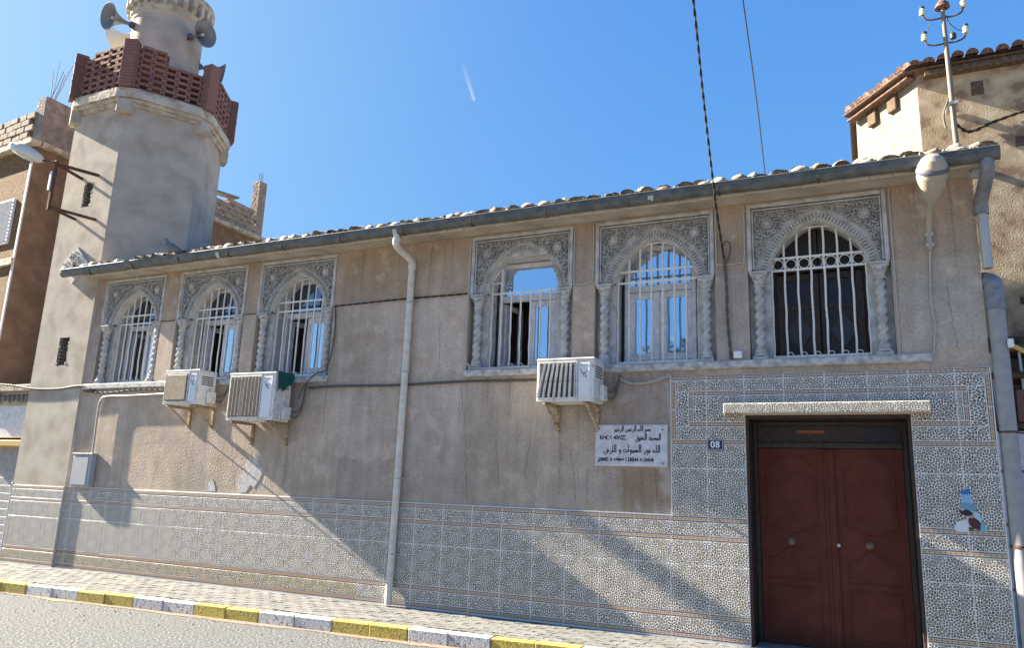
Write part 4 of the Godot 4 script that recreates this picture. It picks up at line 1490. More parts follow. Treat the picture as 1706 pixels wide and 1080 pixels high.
func build_minaret() -> void:
	var mn := thing("minaret", "six-sided plastered tower with a red brick lattice parapet and loudspeaker drum", "minaret", V(HEX_C.x, BASE, HEX_C.z))
	var R := 1.285
	var st := ST()
	var slits := [[-12.24, -11.99, 3.28, 3.75], [-12.27, -12.05, 6.07, 6.52]]
	# five plain faces
	for i in range(1, 6):
		var a := -30.0 + 60.0 * i; var b := a + 60.0
		quad(st, hexv(R, a, 7.93), hexv(R, b, 7.93), hexv(R, b, 0.05), hexv(R, a, 0.05))
	# front face round the two loophole openings
	var l := hexv(R, -30, 0).x; var r := hexv(R, 30, 0).x; var zf := hexv(R, 30, 0).z
	var ys := [0.05]
	for s in slits: ys.append(s[2]); ys.append(s[3])
	ys.append(7.93)
	for j in ys.size() - 1:
		var spans := [[l, r]]
		for s in slits:
			if (ys[j] + ys[j + 1]) * 0.5 > s[2] and (ys[j] + ys[j + 1]) * 0.5 < s[3]: spans = [[l, s[0]], [s[1], r]]
		for sp in spans:
			quad(st, V(sp[0], ys[j + 1], zf), V(sp[1], ys[j + 1], zf), V(sp[1], ys[j], zf), V(sp[0], ys[j], zf))
	part(mn, "shaft", st.commit(), mats["tower_plaster"])
	for s in slits:
		st = ST()
		var d := zf - 0.3
		quad(st, V(s[0], s[3], zf), V(s[0], s[3], d), V(s[0], s[2], d), V(s[0], s[2], zf))
		quad(st, V(s[1], s[3], d), V(s[1], s[3], zf), V(s[1], s[2], zf), V(s[1], s[2], d))
		quad(st, V(s[0], s[3], d), V(s[0], s[3], zf), V(s[1], s[3], zf), V(s[1], s[3], d))
		quad(st, V(s[0], s[2], zf), V(s[0], s[2], d), V(s[1], s[2], d), V(s[1], s[2], zf))
		quad(st, V(s[0], s[3], d), V(s[1], s[3], d), V(s[1], s[2], d), V(s[0], s[2], d))
		var lp := part(mn, "loophole", st.commit(), mats["grey_concrete"])
		# rough bricks lining the loophole on either side
		for side in 2:
			var y: float = s[2]
			while y < s[3] - 0.03:
				st = ST()
				var wd := rng.randf_range(0.03, 0.06)
				var x0: float = s[0] - 0.012 if side == 0 else s[1] - wd + 0.012
				box(st, V(x0, y + 0.006, zf - 0.16), V(x0 + wd, min(y + 0.052, s[3] - 0.004), zf + rng.randf_range(-0.02, 0.006)), 0.006)
				part(lp, "lining_brick", st.commit(), mats["block_grey"])
				y += 0.058
	# cornice carrying the balcony
	st = ST()
	cut_ring(st, 1.287, 7.88, 1.34, 7.885, 0.03)
	cut_ring(st, 1.34, 7.885, 1.345, 7.94, 0.05)
	cut_ring(st, 1.345, 7.94, 1.40, 7.945, 0.07)
	cut_ring(st, 1.40, 7.945, 1.405, 8.00, 0.09)
	part(mn, "cornice_moulding", st.commit(), mats["pale_concrete"])
	st = ST()
	cut_ring(st, 1.30, 7.998, 1.47, 8.002, 0.12)
	cut_ring(st, 1.47, 8.002, 1.475, 8.12, 0.12)
	cut_ring(st, 1.475, 8.12, 1.45, 8.135, 0.12)
	cut_ring(st, 1.45, 8.135, 1.45, 8.18, 0.12)
	cut_ring(st, 1.44, 8.18, 0.3, 8.185, 0.12)
	part(mn, "balcony_slab", st.commit(), mats["pale_concrete"])
	for i in 6:
		var a := -30.0 + 60.0 * i
		st = ST()
		var xf := Transform3D(Basis(Vector3.UP, deg_to_rad(a)), hexv(1.29, a, 7.84))
		cbox(st, xf, V(0.25, 0.26, 0.19), 0.02)
		part(mn, "corbel", st.commit(), mats["tower_plaster"])
	# brick parapet: lattice screens between piers
	var bricks := {}
	for ln in [0.205, 0.085]:
		st = ST()
		cbox(st, Transform3D.IDENTITY, V(ln, 0.054, 0.20), 0.004)
		bricks[ln] = st.commit()
	var rear := ST()
	for i in 6:
		var a := -30.0 + 60.0 * i
		var p0 := hexv(1.38, a, 0); var p1 := hexv(1.38, a + 60.0, 0)
		var u := (p1 - p0).normalized()
		var n := V(sin(deg_to_rad(a + 30.0)), 0, cos(deg_to_rad(a + 30.0)))
		var basis := Basis(u, Vector3.UP, n)
		var len := (p1 - p0).length()
		var courses := 15
		for c in courses:
			var y := 8.185 + 0.0305 + c * 0.0595
			if c % 2 == 0:
				for k in 5:
					var off := 0.16 + (len - 0.32) * (k + 0.5) / 5.0
					if i == 1 and c >= 12 and k >= 2: continue
					if i == 0 and c == 14 and k == 0: continue
					var at := p0 + u * (off + rng.randf_range(-0.003, 0.003)) + Vector3.UP * y - n * (0.11 + rng.randf_range(-0.006, 0.006))
					if i < 3: part(mn, "brick", bricks[0.205], mats["brick_%d" % rng.randi_range(0, 2)], at, basis * Basis(Vector3.UP, rng.randfn(0, 0.02)))
					else: rear.append_from(bricks[0.205], 0, Transform3D(basis, at))
			else:
				for k in 6:
					var off := 0.16 + (len - 0.32) * k / 5.0
					if i == 1 and c >= 11 and k >= 3: continue
					var at := p0 + u * (off + rng.randf_range(-0.004, 0.004)) + Vector3.UP * y - n * (0.11 + rng.randf_range(-0.006, 0.006))
					if i < 3: part(mn, "brick", bricks[0.085], mats["brick_%d" % rng.randi_range(0, 2)], at, basis * Basis(Vector3.UP, rng.randfn(0, 0.02)))
					else: rear.append_from(bricks[0.085], 0, Transform3D(basis, at))
	var rs := part(mn, "rear_brick_screen", rear.commit(), mats["brick_1"])
	rs.set_meta("kind", "stuff")
	for i in 6:
		var a := -30.0 + 60.0 * i
		st = ST()
		var top := 9.07
		var y := 8.186
		var k := 0
		while y < top:
			var c := hexv(1.355, a, y + 0.028)
			cbox(st, Transform3D(Basis(Vector3.UP, deg_to_rad(a) + rng.randfn(0, 0.01)), c), V(0.225 + rng.randf_range(-0.008, 0.008), 0.054, 0.21 + rng.randf_range(-0.008, 0.008)), 0.004)
			cbox(st, Transform3D(Basis(Vector3.UP, deg_to_rad(a)), c + V(0, 0.03, 0)), V(0.205, 0.012, 0.19))
			y += 0.0595
			k += 1
		part(mn, "brick_pier", st.commit(), mats["brick_%d" % (i % 3)])
	# drum with its corbelled crown
	st = ST()
	lathe(st, Transform3D(Basis.IDENTITY, HEX_C), [Vector2(0.64, 8.18), Vector2(0.64, 10.12), Vector2(0.66, 10.15), Vector2(0.67, 10.22)], 40)
	part(mn, "drum", st.commit(), mats["tower_plaster"])
	st = ST()
	lathe(st, Transform3D(Basis.IDENTITY, HEX_C), [Vector2(0.66, 10.20), Vector2(0.70, 10.24), Vector2(0.71, 10.33), Vector2(0.69, 10.34), Vector2(0.70, 10.55), Vector2(0.80, 10.60), Vector2(0.80, 10.70), Vector2(0.70, 10.72), Vector2(0.5, 10.95), Vector2(0.38, 11.6), Vector2(0.12, 12.2), Vector2(0.0, 12.3)], 40)
	var crown := part(mn, "crown", st.commit(), mats["pale_concrete"])
	for i in 26:
		var a := TAU * i / 26.0
		st = ST()
		var d := V(sin(a), 0, cos(a))
		cbox(st, Transform3D(Basis(Vector3.UP, a), HEX_C + d * 0.735 + V(0, 10.47, 0)), V(0.09, 0.26, 0.11), 0.012)
		cbox(st, Transform3D(Basis(Vector3.UP, a) * Basis(Vector3.RIGHT, -0.5), HEX_C + d * 0.71 + V(0, 10.36, 0)), V(0.075, 0.09, 0.07), 0.012)
		part(crown, "crown_corbel", st.commit(), mats["pale_concrete"])
	# lozenge ornament, pale speckled tile set on its point
	st = ST()
	plate(st, PackedVector2Array([Vector2(-12.46, 5.03), Vector2(-12.13, 5.33), Vector2(-11.80, 5.01), Vector2(-12.13, 4.66)]), zf, zf + 0.045)
	var loz := part(mn, "lozenge_ornament", st.commit(), mats["stucco"])
	st = ST()
	for i in 60:
		var q := Vector2(rng.randf_range(-0.3, 0.3), rng.randf_range(-0.3, 0.3))
		if abs(q.x) + abs(q.y) < 0.28:
			add_scroll(st, Vector2(-12.13, 5.0) + q, 0.04, rng.randf() * TAU, 1.0 if i % 2 else -1.0, zf + 0.045)
	part(loz, "carved_foliage", st.commit(), mats["stucco"])
	# tiled base of the tower
	st = ST()
	box(st, V(l + 0.004, BASE, zf + 0.0005), V(r - 0.004, 1.33, zf + 0.0127))
	part(mn, "tile_bed", st.commit(), mats["grout"])
	var x := r - 0.003
	while x > l + 0.02:
		var x0: float = max(x - 0.3905, l + 0.003)
		dado_column(mn, x0, x, zf + 0.004, true)
		x -= 0.3905
	st = ST()
	box(st, V(l - 0.012, BASE, zf - 0.05), V(l + 0.002, 1.36, zf + 0.016), 0.003)
	part(mn, "tile_edging", st.commit(), mats["white_enamel"])
	build_horns()

func horn(called: String, neck: Vector3, dir: Vector3, len: float, rad: float, outer: Material, inner: Material, label: String, wall_pt: Vector3) -> void:
	var t := thing(called, label, "loudspeaker", neck, "horn loudspeakers on the minaret drum")
	var xf := axis_frame(neck, dir)
	var prof := []
	var prof_in := []
	for k in 15:
		var s := k / 14.0
		var r := 0.032 + (rad - 0.032) * pow(s, 2.2)
		prof.append(Vector2(r, s * len)); prof_in.append(Vector2(max(r - 0.006, 0.004), s * len + 0.001))
	prof.append(Vector2(rad + 0.012, len + 0.004)); prof.append(Vector2(rad, len + 0.012)); prof.append(Vector2(rad - 0.008, len + 0.004))
	var st := ST()
	lathe(st, xf, prof, 28)
	part(t, "horn_bell", st.commit(), outer)
	st = ST()
	prof_in.reverse()
	lathe(st, xf, prof_in, 28)
	part(t, "horn_mouth", st.commit(), inner)
	st = ST()
	lathe(st, xf, [Vector2(0.0, len * 0.86), Vector2(0.026, len * 0.84), Vector2(0.03, len * 0.75), Vector2(0.012, len * 0.3)], 14)
	part(t, "reflector_bullet", st.commit(), mats["horn_pale"])
	st = ST()
	lathe(st, xf, [Vector2(0.0, -0.13), Vector2(0.06, -0.13), Vector2(0.068, -0.11), Vector2(0.068, -0.02), Vector2(0.05, 0.0), Vector2(0.035, 0.03)], 18)
	part(t, "driver", st.commit(), mats["horn_dark"])
	st = ST()
	bar(st, xf * V(0, -0.06, 0), wall_pt, 0.035, 0.012)
	bar(st, xf * V(0, 0.05, 0), wall_pt + V(0, -0.08, 0), 0.025, 0.012)
	part(t, "mounting_bracket", st.commit(), mats["rust"])

func build_horns() -> void:
	horn("horn_loudspeaker", V(-12.395, 9.965, -0.40), V(-0.07, -0.09, 0.5), 0.42, 0.25, mats["horn_grey"], mats["horn_grey"], "grey horn loudspeaker facing the street, dark mouth, beside a paler horn", V(-12.32, 9.93, -0.46))
	horn("horn_loudspeaker", V(-12.90, 10.15, -0.85), V(-1.0, -0.16, 0.22), 0.42, 0.24, mats["horn_pale"], mats["horn_pale"], "off-white horn loudspeaker seen from its side, half hidden behind the grey one", V(-12.74, 10.12, -0.90))
	horn("horn_loudspeaker", V(-11.47, 9.87, -1.06), V(1.0, -0.12, 0.06), 0.38, 0.24, mats["horn_grey"], mats["horn_grey"], "grey horn loudspeaker at the crown's edge, facing along the hall roof", V(-11.56, 9.86, -1.0))
	horn("horn_loudspeaker", V(-11.70, 9.55, -1.56), V(0.5, -0.05, -0.8), 0.40, 0.22, mats["horn_grey"], mats["horn_grey"], "horn loudspeaker behind the drum, only its bell showing above the brick pier", V(-11.76, 9.55, -1.50))

# ------------------------------------------------------------------ neighbours on the left
func wall_block(st: SurfaceTool, pts: Array, y0: float, y1: float) -> void:
	# pts: footprint, clockwise seen from above
	var n := pts.size()
	for i in n:
		var a: Vector2 = pts[i]; var b: Vector2 = pts[(i + 1) % n]
		quad(st, V(b.x, y1, b.y), V(a.x, y1, a.y), V(a.x, y0, a.y), V(b.x, y0, b.y))
	var poly := PackedVector2Array()
	for p in pts: poly.append(p)
	var idx := Geometry2D.triangulate_polygon(poly)
	for i in range(0, idx.size(), 3):
		var a := poly[idx[i]]; var b := poly[idx[i + 1]]; var c := poly[idx[i + 2]]
		var ta := V(a.x, y1, a.y); var tb := V(b.x, y1, b.y); var tc := V(c.x, y1, c.y)
		if (tc - ta).cross(tb - ta).y < 0: tri(st, ta, tc, tb)
		else: tri(st, ta, tb, tc)

func build_left_neighbours() -> void:
	var X0 := -14.5; var zc := -0.34; var ang := deg_to_rad(5.5)
	var ld := V(-cos(ang), 0, -sin(ang))
	var fn := V(-sin(ang), 0, cos(ang))
	var c0 := V(X0, 0, zc)
	var far := c0 + ld * 9.0
	var hs := thing("brown_house", "unfinished house with ochre front, bare block parapet and rusty starter bars", "house", V(X0 - 3.0, 0, -3.0))
	var st := ST()
	# front and flank walls
	quad(st, far + V(0, 7.84, 0), c0 + V(0, 7.84, 0), c0, far)
	part(hs, "front_wall", st.commit(), mats["ochre_render"])
	st = ST()
	quad(st, V(X0, 7.84, zc), V(X0, 7.84, -6.55), V(X0, 0, -6.55), V(X0, 0, zc))
	quad(st, V(X0, 7.84, -6.55), V(far.x, 7.84, -6.55), V(far.x, 0, -6.55), V(X0, 0, -6.55))
	quad(st, V(far.x, 7.84, -6.55), V(far.x, 7.84, far.z), V(far.x, 0, far.z), V(far.x, 0, -6.55))
	quad(st, V(far.x, 7.86, -6.55), V(X0, 7.86, -6.55), c0 + V(0, 7.86, 0), far + V(0, 7.86, 0))
	part(hs, "flank_wall", st.commit(), mats["brown_render"])
	# white corner strip and floor band on the front
	st = ST()
	var b := Basis(-ld, Vector3.UP, fn)
	cbox(st, Transform3D(b, c0 + V(0, 3.8, 0) + ld * 0.03 + fn * 0.012), V(0.055, 7.3, 0.03), 0.004)
	part(hs, "corner_strip", st.commit(), mats["white_paint"])
	st = ST()
	cbox(st, Transform3D(b, c0 + V(0, 5.42, 0) + ld * 4.5 + fn * 0.03), V(9.0, 0.14, 0.07), 0.01)
	part(hs, "floor_band", st.commit(), mats["pale_concrete"])
	# roof ledge round front and flank
	st = ST()
	cbox(st, Transform3D(b, c0 + V(0, 7.83, 0) + ld * 4.45 + fn * 0.05), V(9.1, 0.10, 0.20), 0.01)
	box(st, V(X0 - 0.1, 7.78, -6.6), V(X0 + 0.13, 7.88, zc - 0.06), 0.01)
	part(hs, "roof_ledge", st.commit(), mats["pale_concrete"])
	# block parapet, block by block on the front; three courses
	st = ST()
	cbox(st, Transform3D.IDENTITY, V(0.285, 0.125, 0.19), 0.010)
	var bm := st.commit()
	for c in 5:
		for k in 11:
			var off := 0.32 + k * 0.30 + (0.15 if c % 2 else 0.0)
			var at := c0 + ld * off + V(0, 7.945 + c * 0.135, 0) - fn * (0.04 + rng.randf_range(-0.01, 0.01))
			part(hs, "parapet_block", bm, mats["block_grey"], at, b * Basis(Vector3.UP, rng.randfn(0, 0.01)))
	# flank parapet, blocks too, sagging at the far end
	var fb := Basis(V(0, 0, -1), Vector3.UP, V(1, 0, 0))
	for c in 5:
		for k in 19:
			var zz := zc - 0.87 - k * 0.30 - (0.15 if c % 2 else 0.0)
			if zz < -6.2: continue
			if c == 4 and (k == 12 or k == 13): continue
			var at := V(X0 - 0.06 + rng.randf_range(-0.008, 0.008), 7.945 + c * 0.135, zz)
			part(hs, "parapet_block", bm, mats["rear_plaster"], at, fb * Basis(Vector3.UP, rng.randfn(0, 0.008)))
	st = ST()
	cbox(st, Transform3D(Basis(Vector3.RIGHT, 0.12), V(X0 - 0.03, 8.60, -5.15)), V(0.26, 0.05, 0.75), 0.01)
	part(hs, "loose_slab", st.commit(), mats["grey_concrete"])
	# corner pillar of raw concrete with the bars left standing
	st = ST()
	box(st, V(X0 - 0.22, 7.88, zc - 0.72), V(X0 + 0.03, 8.86, zc - 0.02), 0.015)
	part(hs, "corner_pillar", st.commit(), mats["grey_concrete"])
	st = ST()
	for k in 3:
		lathe(st, Transform3D(Basis(Vector3.UP, 0.2), V(X0 - 0.24, 8.2 + k * 0.24, zc - 0.16)), [Vector2(0.0, -0.11), Vector2(0.11, -0.09), Vector2(0.13, 0.0), Vector2(0.10, 0.09), Vector2(0.0, 0.12)], 9)
	part(hs, "mortar_lumps", st.commit(), mats["block_grey"])
	for k in 6:
		st = ST()
		var p := V(X0 - 0.10 + 0.03 * (k % 3), 8.8, zc - 0.15 - 0.06 * (k / 3))
		var lean := V(rng.randf_range(-0.05, 0.28), rng.randf_range(0.45, 0.95), rng.randf_range(-0.15, 0.10))
		tube(st, [p, p + lean * 0.5 + V(0.02, 0, 0), p + lean], 0.0055, 5)
		part(hs, "starter_bar", st.commit(), mats["rust"])
	# rear column
	st = ST()
	box(st, V(X0 - 0.22, 7.88, -6.50), V(X0 + 0.03, 9.42, -6.24), 0.015)
	part(hs, "rear_pillar", st.commit(), mats["rear_plaster"])
	for k in 3:
		st = ST()
		var p := V(X0 - 0.15 + 0.06 * k, 9.4, -6.35)
		tube(st, [p, p + V(0.01, 0.18, 0.0), p + V(0.0, 0.30, 0.01)], 0.007, 5)
		part(hs, "starter_bar", st.commit(), mats["rust"])
	# louvred shutter
	st = ST()
	var sc := c0 + ld * 0.66 + fn * 0.02
	cbox(st, Transform3D(b, sc + V(0, 6.28, 0)), V(0.60, 0.92, 0.05), 0.006)
	var sh := part(hs, "window_shutter", st.commit(), mats["white_paint"])
	for k in 12:
		st = ST()
		cbox(st, Transform3D(b * Basis(Vector3.RIGHT, 0.5), sc + V(0, 5.88 + k * 0.072, 0) + fn * 0.03), V(0.52, 0.055, 0.008), 0.0)
		part(sh, "louvre_slat", st.commit(), mats["white_paint"])
	# low shop front between the house and the tower
	var sp := thing("shop_front", "low white shop front with dentil cornice and yellow beam beside the tower", "shop", V(-13.7, BASE, -0.6))
	st = ST()
	box(st, V(-14.48, 2.10, -1.6), V(-12.83, 2.66, -0.14), 0.01)
	part(sp, "upper_wall", st.commit(), mats["white_paint"])
	st = ST()
	box(st, V(-14.48, 2.88, -1.6), V(-12.80, 2.99, 0.02), 0.012)
	box(st, V(-14.48, 2.66, -1.6), V(-12.83, 2.879, -0.08), 0.012)
	part(sp, "cornice", st.commit(), mats["pale_concrete"])
	for k in 13:
		st = ST()
		var x := -14.36 + k * 0.125
		lathe(st, Transform3D(Basis.IDENTITY, V(x, 2.70, -0.06)), [Vector2(0.0, 0.0), Vector2(0.035, 0.03), Vector2(0.04, 0.09), Vector2(0.02, 0.13), Vector2(0.0, 0.14)], 8)
		part(sp, "dentil", st.commit(), mats["grey_concrete"])
	st = ST()
	box(st, V(-14.48, 1.95, -0.5), V(-12.90, 2.05, -0.02), 0.01)
	part(sp, "yellow_beam", st.commit(), mats["yellow_paint"])
	st = ST()
	box(st, V(-14.48, 0.1, -0.32), V(-12.83, 1.95, -0.26))
	part(sp, "grey_shutter", st.commit(), mats["pvc_grey"])
	for k in 14:
		st = ST()
		box(st, V(-14.46, 0.14 + k * 0.13, -0.262), V(-12.86, 0.262 + k * 0.13, -0.256), 0.002)
		part(sp, "shutter_slat", st.commit(), mats["pvc_grey"])
	st = ST()
	box(st, V(-12.90, 0.1, -0.35), V(-12.826, 2.10, -0.03), 0.006)
	part(sp, "door_post", st.commit(), mats["cream_paint"])

# ------------------------------------------------------------------ house on the right, set back
func build_right_neighbour() -> void:
	var hs := thing("old_house", "tall old house of peeling tan plaster with clay-tiled eaves", "house", V(3.2, 0, -7.0))
	var A := Vector2(0.92, -4.0); var B := Vector2(0.05, -5.17); var top := 8.0
	var st := ST()
	quad(st, V(A.x, top, A.y), V(9.0, top, A.y), V(9.0, 0, A.y), V(A.x, 0, A.y))
	part(hs, "front_wall", st.commit(), mats["peeling_render"])
	st = ST()
	quad(st, V(B.x, top, B.y), V(A.x, top, A.y), V(A.x, 0, A.y), V(B.x, 0, B.y))
	quad(st, V(B.x, top, -12.0), V(B.x, top, B.y), V(B.x, 0, B.y), V(B.x, 0, -12.0))
	quad(st, V(9, top, A.y), V(9, top, -12), V(9, 0, -12), V(9, 0, A.y))
	quad(st, V(9, top, -12), V(B.x, top, -12), V(B.x, 0, -12), V(9, 0, -12))
	part(hs, "flank_wall", st.commit(), mats["limewash"])
	# roof planes
	st = ST()
	var e := 0.13
	var u := (A - B).normalized()
	var nrm := Vector2(-u.y, u.x)
	if nrm.x > 0: nrm = -nrm
	var r1 := V(A.x - 0.05, top + 0.10, A.y + e); var r2 := V(9.2, top + 0.10, A.y + e)
	var ridge1 := V(3.0, top + 1.15, -8.0); var ridge2 := V(9.2, top + 1.15, -8.0)
	var bl := V(B.x + nrm.x * e, top + 0.10, B.y + nrm.y * e)
	quad(st, ridge1, ridge2, r2, r1)
	tri(st, r1, bl, ridge1)
	quad(st, ridge1, bl, V(B.x - e, top + 0.1, -12.2), V(3.0, top + 1.15, -12.2))
	quad(st, r1 + V(0, -0.05, 0), r2 + V(0, -0.05, 0), V(9.2, top - 0.02, A.y - 0.05), V(A.x, top - 0.02, A.y - 0.05))
	quad(st, bl + V(0, -0.05, 0), r1 + V(0, -0.05, 0), V(A.x, top - 0.02, A.y - 0.05), V(B.x, top - 0.02, B.y - 0.05))
	part(hs, "roof", st.commit(), mats["clay_tile"])
	# barrel tiles at the eaves
	var protos := []
	st = ST()
	for k in 8:
		var a := PI * k / 8.0; var b := PI * (k + 1) / 8.0
		var p := V(cos(a) * 0.085, sin(a) * 0.085, 0); var q := V(cos(b) * 0.085, sin(b) * 0.085, 0)
		var p2 := V(cos(a) * 0.07, sin(a) * 0.07, -0.45); var q2 := V(cos(b) * 0.07, sin(b) * 0.07, -0.45)
		quad(st, p, p2, q2, q)
		tri(st, p, q, V(0, 0.01, -0.02))
	var tm := st.commit()
	var x := A.x - 0.02
	while x < 4.0:
		part(hs, "roof_tile", tm, mats["clay_tile"], V(x, top + 0.10 + rng.randf_range(-0.01, 0.015), A.y + e + 0.04 + rng.randf_range(-0.03, 0.03)), Basis(Vector3.RIGHT, 0.26) * Basis(Vector3.UP, rng.randf_range(-0.06, 0.06)))
		x += 0.19
	var L := (A - B).length()
	var k := 0
	var outb := Basis.looking_at(V(-nrm.x, 0, -nrm.y), Vector3.UP)
	while k * 0.16 < L + 0.05:
		var q := B + u * (k * 0.16 + 0.02) + nrm * (e + 0.03)
		part(hs, "roof_tile", tm, mats["clay_tile"] if k % 3 else mats["roof_tile_2"], V(q.x, top + 0.11 + rng.randf_range(-0.015, 0.02), q.y), outb * Basis(Vector3.RIGHT, 0.30) * Basis(Vector3.UP, rng.randf_range(-0.08, 0.08)))
		k += 1
	# timber eaves course and beam ends
	st = ST()
	var m := (A + B) * 0.5 + nrm * 0.10
	cbox(st, Transform3D(outb, V(m.x, top - 0.06, m.y)), V(L + 0.02, 0.04, 0.16), 0.01)
	cbox(st, Transform3D(outb, V(m.x + nrm.x * 0.05, top + 0.03, m.y + nrm.y * 0.05)), V(L + 0.05, 0.035, 0.19), 0.01)
	part(hs, "eaves_course", st.commit(), mats["clay_tile"])
	for s in [0.35, 0.68]:
		st = ST()
		var q: Vector2 = A.lerp(B, s) + nrm * 0.02
		cbox(st, Transform3D(outb, V(q.x, top - 0.22, q.y)), V(0.20, 0.26, 0.10), 0.01)
		part(hs, "beam_end", st.commit(), mats["timber"])
	st = ST()
	box(st, V(A.x + 0.1, top - 0.10, A.y - 0.02), V(9.1, top + 0.0, A.y + 0.12), 0.01)
	part(hs, "wall_plate", st.commit(), mats["timber"])
	# holes where stones have fallen
	for h in [[1.62, 7.52, 0.16, 0.22], [2.1, 6.62, 0.22, 0.16], [2.25, 6.95, 0.12, 0.12], [1.95, 4.3, 0.14, 0.10]]:
		st = ST()
		box(st, V(h[0], h[1], A.y - 0.01), V(h[0] + h[2], h[1] + h[3], A.y + 0.012), 0.004)
		part(hs, "patch_stone", st.commit(), mats["timber"])
	# yard behind the hall's corner: low white wall with a timber store over it
	var sd := thing("yard_store", "timber lean-to store over a white wall behind the grey downpipe", "shed", V(2.0, 0, -2.0))
	st = ST()
	box(st, V(1.16, 0.0, -1.75), V(5.0, 2.34, -1.5), 0.01)
	part(sd, "white_wall", st.commit(), mats["white_paint"])
	st = ST()
	for y in [2.36, 2.92, 3.22]:
		box(st, V(1.16, y, -2.1), V(5.0, y + 0.07, -1.55), 0.01)
	part(sd, "shelf_board", st.commit(), mats["timber"])
	st = ST()
	box(st, V(1.16, 2.35, -2.5), V(5.0, 3.55, -2.45))
	part(sd, "back_boards", st.commit(), mats["timber"])
	for xx in [1.25, 1.52]:
		st = ST()
		bar(st, V(xx, 2.43, -1.62), V(xx - 0.02, 3.3, -1.62), 0.025, 0.025)
		part(sd, "upright", st.commit(), mats["galvanised"])
	st = ST()
	box(st, V(1.43, 2.44, -2.0), V(1.60, 2.80, -1.6), 0.01)
	part(sd, "brick_stack", st.commit(), mats["brick_1"])
	st = ST()
	for y in [0.7, 1.35, 1.9]:
		box(st, V(1.16, y, -1.50), V(5.0, y + 0.03, -1.49), 0.004)
	part(sd, "wall_joint", st.commit(), mats["grey_concrete"])

